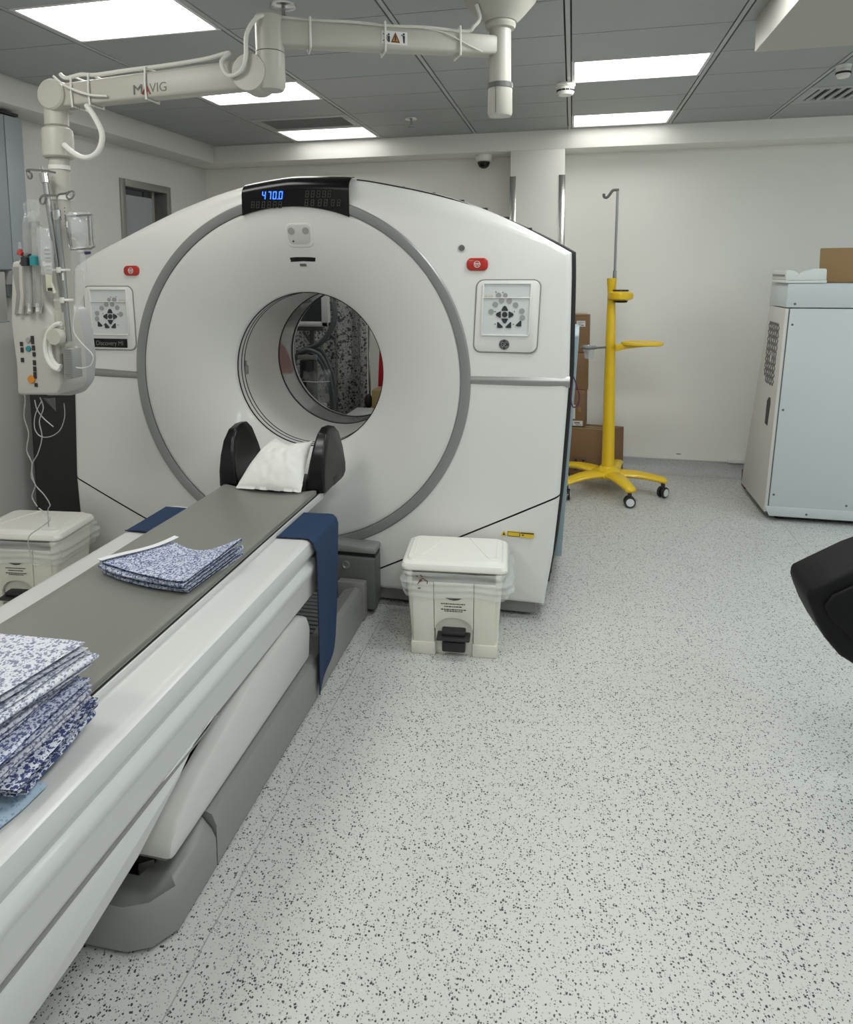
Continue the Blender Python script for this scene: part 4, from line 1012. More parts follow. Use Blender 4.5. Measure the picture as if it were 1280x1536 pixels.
# cables strapped along the arms
cb = MB()
e = lambda px, py, Y=2.06: at(px, py, Y)
topz = lambda t, o=0: V((H1.x + (H2.x - H1.x) * t, H1.y + (H2.y - H1.y) * t, ZA1 + (ZA2 - ZA1) * t + .041 + .007 * t + o)) + n2 * .012
cb.tube([V((H1.x - .075, H1.y - .08, 2.44)), V((H1.x - .066, H1.y - .06, 2.40)), V((H1.x - .085, H1.y - .07, 2.37)), topz(.17), topz(.35, .004), topz(.5), topz(.68, .004), topz(.84), topz(.97, .004), H2 + V((-.01, -.055, 2.33)), H2 + V((-.05, -.06, 2.28)), H2 + V((-.055, -.062, 2.21)), H2 + V((-.075, -.064, 2.165)), H2 + V((-.12, -.062, 2.155)), H2 + V((-.145, -.056, 2.20)), H2 + V((-.13, -.03, 2.235)), V((-1.20, 2.085, 2.227)), V((-1.35, 2.09, 2.218)), V((-1.50, 2.09, 2.212)), V((-1.62, 2.09, 2.205)), V((-1.68, 2.09, 2.210)), V((-1.735, 2.085, 2.200)), V((-1.76, 2.085, 2.215))], .007, 8, smooth=5)
cb.tube([V((-1.775, 2.07, 2.205)), V((-1.72, 2.068, 2.165)), V((-1.64, 2.070, 2.135)), V((-1.57, 2.075, 2.127))], .004, 8, smooth=5)
cb.tube([V((-1.665, 2.09, 2.105)), V((-1.630, 2.085, 2.06)), V((-1.605, 2.085, 2.00)), V((-1.625, 2.085, 1.945)), V((-1.675, 2.085, 1.925)), V((-1.725, 2.085, 1.945)), V((-1.765, 2.09, 1.975))], .0095, 10, smooth=6)
cb.tube([topz(.36), H1 + (H2 - H1) * .27 + n2 * .034 + V((0, 0, 2.335)), H1 + (H2 - H1) * .16 + n2 * .034 + V((0, 0, 2.300)), H1 + (H2 - H1) * .10 + n2 * .034 + V((0, 0, 2.282))], .0025, 6, smooth=4)
pieces('cable', cb, M['cable'], arm_)
def loop(c_, dirv, hw, hh, r, zoff=0):
    d = V(dirv).normalized(); n = V((-d.y, d.x, 0)); pts = [c_ + n * a + V((0, 0, b_)) for a, b_ in ((-hw, -hh), (hw, -hh), (hw * 1.05, 0), (hw, hh), (-hw, hh), (-hw * 1.05, 0))]
    return pts
ct = MB()
for t_ in (.20, .53, .84): p_ = H1.lerp(H2, t_); ct.tube(loop(V((p_.x, p_.y, ZA1 + (ZA2 - ZA1) * t_ + .004)), d2, .034, .047, .004), .004, 6, closed=True)
for t_ in (.10, .19, .475): 
    p_ = H3.lerp(S1, t_); ct.tube(loop(V((p_.x, p_.y, ZS2 + (ZS1 - ZS2) * t_ + .002)), d1, .035, .052, .004), .004, 6, closed=True)
pieces('cable_tie', ct, M['cable'], arm_)

# ------------------------------------------------------------------ contrast injector on the drop pole
IN = thing('contrast_injector', 'off white twin syringe injector hanging on the drop pole', 'injector', (-1.92, 2.12, 1.06))
def I(px, py, Y=2.10): p = at(px, py, Y); return (p.x, p.z)
body = [I(*p) for p in ((38, 590), (36, 545), (31, 505), (28, 480), (29, 440), (30, 392), (45, 392), (60, 396), (66, 425), (76, 450), (92, 470), (100, 520), (104, 575), (97, 590))]
obj('injector_body', MB().prism(body, 'y', 2.06, 2.20, .012, 3), M['inj'], IN, 40)
rear = [I(*p, 2.17) for p in ((60, 455), (100, 462), (110, 500), (115, 545), (112, 578), (97, 597), (52, 597), (50, 500))]
obj('rear_shell', MB().prism(rear, 'y', 2.205, 2.29, .02, 3), M['inj2'], IN, 40)
sd = [I(*p, 2.10) for p in ((26, 445), (31, 420), (31, 520), (38, 585), (32, 560), (26, 500))]
obj('side_panel', MB().prism(sd, 'y', 2.09, 2.21, .004), M['inj2'], IN)
ts = MB()
for a, b_ in ((33, 44), (47, 60)):
    ts.prism([I(*p) for p in ((a, 400), (b_, 400), (b_ + 3, 440), (b_ + 1, 469), (a + 4, 471), (a + 7, 440))], 'y', 2.052, 2.0595, .002)
obj('syringe_cradle', ts, mat('grey cradle', (.27, .27, .25), .45), IN)
bp_ = MB()
for px, py, w in ((33, 402, 3), (46, 405, 3.5), (59, 402, 3)):
    bp_.tube([at(px, 390, 2.052), at(px + .5, 425, 2.048), at(px + 2 if px > 30 else px, 445, 2.048), at(px - 1, 470, 2.05)], .0095, 8, smooth=4)
pieces('cradle_rib', bp_, M['inj'], IN)
bt = MB()
for px, py, r in ((41, 516, 2.2), (42, 523.5, 3), (47, 569, 3.6)): pass
obj('start_button', MB().lathe([(0, -.004), (.014, -.004), (.016, 0), (0, 0)], at(47.5, 569, 2.059), 'y', 20), M['orange'], IN)
obj('status_button', MB().lathe([(0, -.004), (.010, -.004), (.011, 0), (0, 0)], at(43, 523, 2.059), 'y', 20), M['teal'], IN)
obj('grey_button', MB().lathe([(0, -.004), (.009, -.004), (.010, 0), (0, 0)], at(42.5, 510, 2.059), 'y', 20), M['btn'], IN)
sy = MB()
for px, py, h in ((48.5, 510, .030), (50, 522, .018), (51, 531.5, .016), (51.5, 544, .018), (52, 553.5, .018), (52.5, 563, .024), (54, 577.5, .014), (32, 516, .016), (33, 525, .018), (33.5, 540, .016)):
    c_ = at(px, py, 2.0575); sy.box(c_ + V((-.006, -.001, -h / 2)), c_ + V((.006, .001, h / 2)), 0, rz=0)
pieces('scale_marking', sy, M['ink'], IN)
obj('head_pivot', MB().lathe([(0, -.05), (.030, -.05), (.044, -.03), (.046, 0), (0, .0)], at(88, 502, 2.10), 'y', 24).lathe([(0, -.06), (.028, -.06), (.034, -.045), (.034, -.02), (0, -.02)], at(99, 503, 2.08), 'y', 24), M['mavig'], IN)
gr = [I(*p, 2.05) for p in ((95.5, 523), (107, 523), (110, 568), (97.5, 568))]
hd = obj('ribbed_grip', MB().prism(gr, 'y', 2.045, 2.10, .004), M['btn'], IN); q = MB()
for k in range(16): c0, c1 = at(95.8 + k * .13, 525 + k * 2.75, 2.044), at(107.3 + k * .17, 525 + k * 2.75, 2.044); q.tube([c0, c1], .0018, 5)
obj('grip_rib', q, M['bgrey'], hd)
q = MB()
for r, o_ in ((27, 0), (23.5, 2.5)): q.tube([at(90 + o_ - (r - 5) * math.cos(a), 520 + r * math.sin(a) * 1.28, 2.03 + .012 * o_ / 2.5 - .0 * a) for a in [math.radians(d) for d in range(-95, 100, 13)]] , .0085, 8)
q.tube([at(*p, 2.11) for p in ((112, 520), (117, 535), (117, 548), (112, 555))], .008, 8, smooth=4)
pieces('coiled_cable', q, M['cable'], IN)
obj('yoke', MB().prism([I(*p, 2.10) for p in ((88, 466), (101, 463), (108, 530), (95, 530))], 'y', 2.07, 2.12, .006), M['mavig'], IN)
for i_, (x0, x1, lb) in enumerate(((33, 46, 'clear syringe in the outer cradle of the injector'), (47, 58, 'clear syringe in the cradle beside the saline bag'))):
    cxs = (x0 + x1) / 2; s = thing('syringe', lb, 'syringe', at(cxs + 2, 465, 2.03), 'injector syringes')
    dx = 5 if i_ == 0 else 4
    obj('barrel', MB().cyl(at(cxs + dx, 460, 2.032), at(cxs, 332, 2.032), .0135, .0145, 20), M['cyl'], s)
    obj('plunger', MB().cyl(at(cxs + dx, 467, 2.032), at(cxs + dx * .9, 455, 2.032), .006, .006, 10), M['label'], s)
    obj('syringe_cap', MB().lathe([(0, 0), (.014, 0), (.014, .030), (.006, .036), (0, .036)], at(cxs - 1, 398 if i_ else 399, 2.012), 'z', 14), M['teal'] if i_ else M['blkm'], s)
# saline bag
sg = thing('saline_bag', 'clear crumpled saline bag hanging beside the syringes', 'saline bag', at(70, 415, 2.0))
def bag(sgn):
    def f(i, j):
        py = 342 + 70 * j; wl = 9 + 3 * math.sin(PI * min(1, j * 1.2)); cxp = 66 + 5 * j - (2 if j < .3 else 0)
        p = at(cxp + (i * 2 - 1) * wl, py, 2.005); th = .016 * math.sin(PI * i) ** .5 * math.sin(PI * max(.02, min(.98, j))) ** .5
        return p + V((0, -sgn * (th + .006 * noise.noise(V((i * 4, j * 7, sgn)))), 0))
    return f
obj('bag_film', MB().grid(bag(1), 18, 30).grid(bag(-1), 18, 30), M['clear'], sg, 60)
q = MB().box(at(74, 424, 2.0) + V((-.012, -.004, -.03)), at(74, 424, 2.0) + V((.012, .004, .03)), .003).cyl(at(77, 425, 2.0), at(82, 440, 2.0), .006); obj('bag_port', q, M['lcd'], sg)
obj('port_clip', MB().box(at(75, 434, 1.99) - V((.006, .004, .005)), at(75, 434, 1.99) + V((.006, .004, .005))), M['ink'], sg)
q = MB()
for k in range(7): c_ = at(70 + .6 * k, 375 + 6 * k, 1.985); q.box(c_ - V((.010, .0005, .001)), c_ + V((.012, .0005, .001)))
obj('bag_print', q, M['inkg'], sg)
# crumpled sterile wrapper
def wrap(i, j): p = at(36 + 22 * i + 3 * j, 300 + 45 * j + 10 * noise.noise(V((i * 3, j * 3, 3))), 2.03); return p + V((0, .03 * noise.noise(V((i * 4, j * 4, 8))), 0))
single('plastic_wrapper', MB().grid(wrap, 12, 14), M['clear'], 'clear crumpled plastic wrapper above the injector', 'wrapper', at(45, 340, 2.03), ang=70)
# small red stopcock
rc = thing('stopcock', 'small red capped stopcock on the outer edge of the injector', 'stopcock', at(31, 385, 2.02))
obj('cap', MB().cyl(at(28, 379, 2.02), at(34, 381, 2.02), .008).cyl(at(31, 380, 2.02), at(31, 374, 2.02), .006), M['redcap'], rc)
obj('tip', MB().cyl(at(30, 373, 2.02), at(29.5, 363, 2.02), .006, .004), M['clear'], rc)
obj('clamp', MB().cyl(at(36, 392, 2.03), at(34, 397, 2.03), .010).cyl(at(40, 383, 2.03), at(45, 385, 2.03), .010), M['blkm'], rc)

# drip rods strapped to the pole
def dripset(name, a, b_, hooks, lb, Y):
    t = thing(name, lb, 'drip rod', b_, 'steel drip rods strapped to the arm pole')
    obj('rod', MB().tube([a, a.lerp(b_, .5), b_], .0095, 12), M['rod'], t)
    obj('rod_ferrule', MB().tube([a + (a - b_).normalized() * .022, a - (a - b_).normalized() * .012], .0145, 12), M['chrome'], t)
    q = MB(); q.tube([a + (a - b_).normalized() * .02, a + (a - b_).normalized() * .045], .006, 8)
    for pts in hooks: q.tube(pts, .0036, 6, smooth=5)
    obj('hook', q, M['wirerod'], t)
h = lambda px, py: at(px, py, 2.035)
dripset('drip_rod', at(67, 269, 2.045), at(97, 468, 2.05), [[h(83, 259), h(65, 256), h(42, 255), h(41, 259), h(43, 267), h(47, 267), h(47, 261), h(43, 257)]], 'thin steel drip rod with a single looped hook, reaching highest', 2.04)
dripset('drip_rod', at(86, 325, 2.045), at(104, 512, 2.05), [[h(86, 314), h(86, 294), h(98, 290), h(109, 287), h(111, 292), h(107, 298), h(102, 298), h(100, 293), h(104, 287)], [h(86, 294), h(72, 293), h(64, 294), h(60, 299), h(62, 306), h(67, 304), h(69, 296)]], 'thicker steel drip rod with two looped hooks below the first', 2.04)
tr = MB()
for px, py in ((93, 405), (98, 450)):
    c_ = at(px, py, 2.045); tr.box(c_ + V((-.038, -.014, -.004)), c_ + V((.022, .016, .004)), .002); tr.box(c_ + V((-.008, -.020, -.010)), c_ + V((.008, -.012, .010)), .002)
tr.box(at(94, 411, 2.028) + V((-.002, -.001, -.022)), at(94, 411, 2.028) + V((.003, .001, .004)))
single('cable_tie_pair', tr, M['cable'], 'two white cable ties binding the steel drip rods together', 'cable tie', at(95, 450, 2.04))
# wire cage with infusion bottle and drip chamber
cg_ = thing('bottle_cage', 'steel wire cage clamped to the drip rod, holding a bottle', 'wire cage', at(122, 372, 2.03))
q = MB()
def cc(px, py, Y): return at(px, py, Y)
for Y in (1.985, 2.055):
    q.tube([cc(99, 325, Y), cc(138, 322, Y), cc(140, 360, Y), cc(142, 370, Y), cc(136, 373, Y), cc(106, 374, Y), cc(103, 366, Y), cc(99, 325, Y)], .0038, 6)
    q.tube([cc(132, 323, Y), cc(135, 368, Y)], .003, 6); q.tube([cc(103, 328, Y), cc(107, 370, Y)], .003, 6)
for px, py in ((99, 325), (138, 322), (142, 370), (106, 374)): q.tube([cc(px, py, 1.985), cc(px, py, 2.055)], .0038, 6)
obj('wire_frame', q, M['wirerod'], cg_)
ib = thing('infusion_bottle', 'clear glass infusion bottle standing upside down in the wire cage', 'bottle', at(122, 370, 2.02))
o_ = at(121.5, 372, 2.02); hgt = at(121.5, 319, 2.02).z - o_.z
obj('bottle_glass', MB().lathe([(0, .0), (.015, 0), (.016, .022), (.020, .030), (.040, .048), (.043, .06), (.043, hgt - .012), (.036, hgt), (0, hgt + .002)], o_, 'z', 24), M['bottle'], ib)
obj('bottle_label', MB().grid(lambda i, j: o_ + V((.0438 * math.cos(math.radians(200 + 55 * i)), .0438 * math.sin(math.radians(200 + 55 * i)), .068 + (hgt - .10) * j)), 8, 2), film('printed bottle label', (.75, .75, .75), .8), ib)
q = MB()
for k in range(6):
    for a in range(3): c_ = o_ + V((.0445 * math.cos(math.radians(208 + 13 * a)), .0445 * math.sin(math.radians(208 + 13 * a)), .075 + .012 * k)); q.box(c_ - V((.004, .001, .0012)), c_ + V((.004, .001, .0012)), rz=math.radians(298 + 13 * a))
obj('label_print', q, M['inkg'], ib)
obj('bottle_cap', MB().lathe([(0, -.018), (.012, -.018), (.016, -.012), (.016, .004), (0, .004)], o_, 'z', 16), M['label'], ib)
ds = thing('drip_set', 'clear drip chamber and thin tube hanging below the infusion bottle', 'drip set', at(125, 407, 2.02))
obj('drip_chamber', MB().lathe([(0, 0), (.009, .002), (.011, .010), (.011, .064), (.007, .07), (.005, .085), (0, .085)], at(125.5, 407.5, 2.02), 'z', 14), M['clear'], ds)
obj('vent_cap', MB().cyl(at(128.5, 379.5, 2.02), at(135, 379, 2.02), .006, .005, 10), mat('navy cap', (.02, .025, .10), .4), ds)
obj('drip_tube', MB().tube([at(*p, 2.02) for p in ((125.5, 408), (127, 420), (126, 438), (120, 453), (113, 468), (110, 485), (112, 500), (124, 516), (136, 528), (140, 536), (137, 547), (126, 552), (114, 551))], .0024, 6, smooth=5), M['tube'], ds)
# tubes and sheath hanging from the injector into the left bin
tt = thing('hanging_tubing', 'thin clear tubing dangling from the injector onto the bin below', 'tubing', at(60, 800, 2.2))
Yt = lambda py: 2.12 + (py - 590) / 230 * .20
q = MB()
for pts in (((33, 560), (34, 580), (38, 600), (36, 625), (43, 650), (40, 675), (48, 695), (47, 715), (53, 728), (48, 745), (56, 760)),
            ((60, 596), (65, 612), (59, 632), (63, 655), (57, 680), (48, 698), (52, 725), (66, 742), (75, 757), (72, 765), (73, 790))):
    q.tube([at(a, b_, Yt(b_)) for a, b_ in pts], .0021, 6, smooth=5)
q.tube([at(a, b_, Yt(b_) - .02) for a, b_ in ((58, 762), (70, 772), (75, 780), (60, 792), (43, 806), (45, 830), (50, 846), (62, 848), (80, 842), (92, 834), (90, 825))] , .0024, 6, smooth=5)
q.tube([at(a, b_, 2.25) for a, b_ in ((52, 600), (56, 615), (66, 628), (80, 640))], .002, 6, smooth=5)
q.tube([at(a, b_, 2.27) for a, b_ in ((62, 602), (53, 622), (52, 642), (60, 654), (75, 655), (90, 645), (97, 625), (96, 605))], .0018, 6, smooth=5)
pieces('thin_tube', q, M['tube'], tt)
sh_ = MB().grid(lambda i, j: at(62 + 18 * i * (1 - j) + 20 * j + 2, 597 + 20 * j, 2.2) + V((0, .008 * math.sin(i * 9) * (1 - j), 0)), 10, 6); obj('sheath', sh_, M['clear'], tt, 70)

# ------------------------------------------------------------------ left wall cupboards
cb_ = thing('wall_cupboard', 'tall blue grey cupboard high on the wall beside the injector', 'cupboard', (-2.93, 2.6, 1.54))
obj('carcass', MB().box((-2.998, 2.10, 1.535), (-2.875, 3.09, 2.335), .003), M['closet'], cb_)
obj('door', MB().box((-2.874, 2.45, 1.54), (-2.858, 2.97, 2.33), .003), M['closet'], cb_)
obj('door', MB().box((-2.874, 2.975, 1.44), (-2.858, 3.088, 2.33), .003), M['closet'], cb_)
obj('inner_panel', MB().box((-2.857, 2.30, 1.545), (-2.853, 2.875, 2.325), .002), M['closet2'], cb_)
obj('top_gap', MB().box((-2.99, 2.10, 2.337), (-2.862, 3.07, 2.352)), M['seam'], cb_)
jb = thing('wall_box', 'plain grey box on the wall directly below the cupboard', 'box', (-2.93, 2.5, 1.27))
obj('box_body', MB().box((-2.998, 2.05, 1.275), (-2.862, 2.92, 1.528), .004), M['closet2'], jb); obj('box_lip', MB().box((-2.998, 2.05, 1.268), (-2.856, 2.925, 1.276), .002), M['closet'], jb)
bk = MB().box((-2.998, 3.0, 1.40), (-2.93, 3.10, 1.46), .004); single('wall_bracket', bk, M['closet'], 'small grey bracket on the wall under the cupboard', 'bracket', (-2.96, 3.05, 1.40))

# ------------------------------------------------------------------ yellow drip stand
ys = thing('drip_stand', 'yellow wheeled drip stand by the back wall', 'drip stand', (.258, 4.64, 0))
SX, SY = .258, 4.64
legs = [(-140, .36), (-68, .325), (-11, .36), (74, .32), (150, .34)]
hub = MB().lathe([(0, .105), (.10, .108), (.115, .125), (.10, .150), (.065, .160), (.048, .18), (0, .18)], (SX, SY, 0), 'z', 28)
obj('base_hub', hub, M['yellow'], ys)
for a, L in legs:
    d = V((math.cos(math.radians(a)), math.sin(math.radians(a)), 0)); n = V((-d.y, d.x, 0))
    def lf(i, j, d=d, n=n, L=L):
        t = i; r = .05 + (L + .03 - .05) * t; w = .070 - .034 * t; hh = .026 - .006 * t; a_ = j * 2 * PI; e_ = 1
        if t > .93: e_ = math.sqrt(max(0, 1 - ((t - .93) / .07) ** 2)) * .98 + .02
        z_ = .128 - .015 * t ** 2 + .012 * math.sin(PI * t)
        return V((SX, SY, 0)) + d * r + n * (w * math.cos(a_) * e_) + V((0, 0, z_ + hh * math.sin(a_) * e_))
    lg_ = obj('leg', MB().grid(lf, 20, 16), M['yellow'], ys, 50)
    c0 = V((SX, SY, 0)) + d * L; fw = V((math.cos(math.radians(a + 50)), math.sin(math.radians(a + 50)), 0)); sw = V((-fw.y, fw.x, 0))
    if abs(a + 68) < 1: sw = V((.1, -1, 0)).normalized(); fw = V((-sw.y, sw.x, 0))
    if abs(a + 11) < 1: sw = V((.75, -.65, 0)).normalized()
    q = MB(); hb_ = MB()
    for s_ in (-1, 1):
        q.lathe([(0, -.009), (.028, -.009), (.035, -.007), (.037, 0), (.035, .007), (.028, .009), (0, .009)], c0 + sw * s_ * .016 + V((0, 0, .0372)), n=24, dirv=sw)
        hb_.lathe([(0, 0), (.026, 0), (.025, .002), (0, .003)], c0 + sw * s_ * .025 + V((0, 0, .0372)), n=24, dirv=sw * s_)
    q.box(c0 + V((-.012, -.012, .05)), c0 + V((.012, .012, .098)), .003)
    ca = obj('caster', q, M['blkm'], lg_); pieces('wheel_disc', hb_, M['label'], ca)
    obj('brake_tab', MB().box(c0 + fw * .035 + V((-.014, -.012, .045)), c0 + fw * .035 + V((.014, .012, .052)), .002), M['chrome'], ca)
obj('column', MB().lathe([(0, .165), (.046, .165), (.042, .20), (.041, .30), (.037, .70), (.033, 1.0), (.0332, 1.002), (.0332, 1.06), (.0325, 1.062), (.027, 1.30), (.026, 1.36), (.028, 1.40), (.031, 1.43), (.032, 1.46), (.0, 1.462)], (SX, SY, 0), 'z', 28), M['yellow'], ys)
tp = thing
kb = V((SX + .058, SY - .03, 1.345)); kk = obj('clamp_ring', MB().lathe([(.02, -.026), (.055, -.030), (.078, -.020), (.082, 0), (.078, .020), (.055, .030), (.02, .026)], kb, 'z', 28, closed=True), M['yellow'], ys)
obj('clamp_insert', MB().lathe([(0, .040), (.050, .040), (.053, .028), (0, .028)], kb, 'z', 24).lathe([(0, -.045), (.040, -.045), (.052, -.028), (0, -.028)], kb, 'z', 24), M['blk'], kk)
tr_ = MB()
b = bmesh.new(); rows = []
for k, z_ in ((.90, 1.018), (1, 1.024), (1, 1.036), (.97, 1.041), (.90, 1.041), (.86, 1.036)):
    rows.append([b.verts.new((SX + .20 + .135 * k * math.cos(2 * PI * i / 36), SY - .05 + .085 * k * math.sin(2 * PI * i / 36), z_)) for i in range(36)])
for A, B in zip(rows, rows[1:]):
    for i in range(36): b.faces.new((A[i], A[(i + 1) % 36], B[(i + 1) % 36], B[i]))
b.faces.new(rows[0]); b.faces.new(rows[-1]); bmesh.ops.recalc_face_normals(b, faces=b.faces[:])
tr_.add(b).prism([(SX + .03, .975), (SX + .03, 1.02), (SX + .09, 1.030), (SX + .26, 1.022), (SX + .26, 1.016), (SX + .10, .995)], 'y', SY - .075, SY - .025, .004)
obj('tray', tr_, M['yellow'], ys)
hr = MB(); hp = V((SX - .14, SY - .02, .993)); hr.lathe([(.040, -.005), (.058, -.006), (.061, 0), (.058, .006), (.040, .005)], hp, 'z', 28, closed=True).tube([hp + V((.06, 0, 0)), hp + V((.12, .01, .004))], .007, 8)
obj('cup_ring', hr, M['dgrey'], ys)
obj('hook_rod', MB().tube([(SX + .018, SY, 1.45), (SX + .022, SY, 1.75), (SX + .026, SY, 2.035)], .0085, 12).lathe([(0, 0), (.013, 0), (.012, .05), (0, .05)], (SX + .018, SY, 1.46), 'z', 12), M['rod'], ys)
obj('hook', MB().tube([(SX + .034, SY, 2.040), (SX + .0, SY, 2.040), (SX - .012, SY, 2.030), (SX - .030, SY, 2.004), (SX - .045, SY, 1.992), (SX - .060, SY, 1.998), (SX - .062, SY, 2.018)], .0095, 10, smooth=4), M['dgrey'], ys)
pc_ = single('plastic_cup', MB().lathe([(0, -.075), (.028, -.075), (.039, .008), (.043, .014), (.0415, .014), (.0265, -.072), (0, -.072)], hp, 'z', 24), M['clear'], 'clear plastic cup in the ring of the yellow drip stand', 'cup', hp + V((0, 0, -.075)))

# ------------------------------------------------------------------ cardboard boxes
def quadbox(fp, z0, z1, bev=.003): return MB().prism(fp, 'z', z0, z1, bev)
bx = thing('cardboard_box', 'big brown cardboard box on the floor behind the yellow drip stand', 'box', (.15, 5.0, 0), 'cardboard boxes')
fp = [(-.10, 4.965), (.232, 4.925), (.392, 5.085), (.02, 5.135)]
obj('carton', quadbox(fp, .002, .352), M['card'], bx)
tpz = MB().prism([(-.10, 4.965), (.236, 4.925), (.262, 4.958), (-.075, 5.0)], 'z', .353, .357); obj('top_flap', tpz, M['card2'], bx)
tpz = MB().prism([(-.06, 5.03), (.280, 4.985), (.300, 5.008), (-.04, 5.053)], 'z', .3535, .3555); obj('packing_tape', tpz, M['tape'], bx)
mk = MB(); fx = V((.336, -.04, 0)).normalized(); fo = V((-.10, 4.965, 0)); yn = V((-.12, -1, 0)).normalized()
Fb = lambda s_, z_: (fo + fx * s_ + V((0, 0, z_)), fx, V((0, 0, 1)), yn)
for s_, z_ in ((.145, .115), (.200, .115), (.145, .060), (.200, .060)):
    F = Fb(s_, z_)
    patch(mk, F, [(-.016, -.008), (.016, -.008), (0, .016)] if (s_ < .18) == (z_ > .09) else [(-.016, .010), (.016, .010), (.004, -.006), (.012, -.018), (-.012, -.018), (-.004, -.006)], .0005, .0012)
    for a0_, c0, a1_, c1 in ((-.022, -.024, .022, -.022), (-.022, .022, .022, .024), (-.022, -.024, -.020, .024), (.020, -.024, .022, .024)): patch(mk, F, [(a0_, c0), (a1_, c0), (a1_, c1), (a0_, c1)], .0005, .001)
obj('handling_marks', mk, M['ink'], bx)
for k, lb in enumerate(('brown carton at the bottom of the narrow stack by the scanner', 'brown carton in the middle of the narrow stack by the scanner', 'brown carton with a white label on top of the narrow stack')):
    z0 = .362 + k * .276; x1 = .118 + .006 * k
    t = thing('cardboard_box', lb, 'box', (0, 5.05, z0), 'cardboard boxes')
    fp = [(-.22, 4.99), (x1 - .014 * (k != 1), 4.985), (x1 + .006, 5.125), (-.21, 5.13)]
    obj('carton', quadbox(fp, z0, z0 + .272), M['card'], t)
    if k == 2:
        q = MB().box((.036, 4.982, z0 + .190), (.098, 4.9865, z0 + .232)); L_ = obj('paper_label', q, M['label'], t); q = MB()
        for kk_ in range(3): q.box((.042, 4.9815, z0 + .221 - kk_ * .009), (.09 - .012 * kk_, 4.982, z0 + .224 - kk_ * .009))
        q.box((.066, 4.9815, z0 + .196), (.088, 4.982, z0 + .203)); obj('label_print', q, M['inkg'], L_)
        obj('side_strip', MB().box((.018, 4.983, z0 + .03), (.030, 4.988, z0 + .20)), M['label'], t)
        obj('top_flap', MB().box((-.21, 4.982, z0 + .2725), (.112, 5.12, z0 + .276)), M['card2'], t)
    if k == 0:
        q = MB().box((.018, 4.982, z0 + .004), (.090, 4.9865, z0 + .042)); L_ = obj('paper_label', q, M['label'], t); q = MB().box((.03, 4.9815, z0 + .022), (.07, 4.982, z0 + .032)).box((.04, 4.9815, z0 + .010), (.082, 4.982, z0 + .014)); obj('label_print', q, M['inkg'], L_)
        obj('side_strip', MB().box((.018, 4.983, z0 + .055), (.036, 4.988, z0 + .16)), M['label'], t)
        obj('small_mark', MB().box((.058, 4.983, z0 + .11), (.076, 4.988, z0 + .145)), M['card2'], t)

# ------------------------------------------------------------------ equipment cabinet, right
ec = thing('equipment_cabinet', 'pale blue grey steel cabinet with a narrow slanted door and grey scrollwork', 'cabinet', (1.9, 4.55, 0))
CY0, CY1, CXR = 4.26, 4.83, 2.45
xl = lambda z_: 1.150 + .074 * min(z_, 1.45) / 1.3
def slab(z0, z1, y0, y1, inset=0, xr=CXR): return MB().prism([(xl(z0) + inset, z0), (xr, z0), (xr, z1), (xl(z1) + inset, z1)], 'y', y0, y1, .004)
def taper(mb, y1a, y1b, z0, z1):
    for v in mb.bm.verts:
        if v.co.y > CY0 + .2: v.co.y += (y1b - y1a) * (v.co.z - z0) / (z1 - z0)
    return mb
obj('carcass', taper(slab(.075, 1.286, CY0, CY1, .024), CY1, 4.60, .075, 1.286), M['cab'], ec)
obj('door', taper(MB().prism([(xl(.055), .055), (xl(.055) + .020, .055), (xl(1.286) + .020, 1.286), (xl(1.286), 1.286)], 'y', CY0 + .004, CY1 - .01, .004), CY1, 4.60, .055, 1.286), M['cabf'], ec)
obj('top_cover', slab(1.292, 1.432, CY0, 4.60), M['cab'], ec)
obj('door_seam', MB().prism([(xl(.075) + .0195, .075), (xl(.075) + .0245, .075), (xl(1.28) + .0245, 1.28), (xl(1.28) + .0195, 1.28)], 'y', CY0 + .003, CY0 + .1), M['dgrey'], ec)
obj('bottom_rail', MB().prism([(xl(.04) + .03, .034), (CXR, .034), (CXR, .092), (xl(.04) + .005, .092)], 'y', CY0 - .004, CY0 + .012, .002), M['cab'], ec)
q = MB()
for x in (1.26, 2.2):
    for y in (4.34, 4.74): q.lathe([(0, 0), (.028, 0), (.028, .012), (.012, .02), (.012, .076), (0, .076)], (x, y, 0), 'z', 16)
q.box((1.24, CY0 + .03, .02), (2.40, CY1 - .05, .075)); obj('foot', q, M['seam'], ec)
q = MB()
for px, py in ((1193, 456), (1189, 487), (1175, 615), (1161, 742), (1270, 759), (1210, 772)): q.lathe([(0, -.003), (.006, -.002), (.007, 0), (0, 0)], at(px, py, CY0 - (.004 if py > 765 else 0)), 'y', 12)
pieces('screw', q, M['dgrey'], ec)
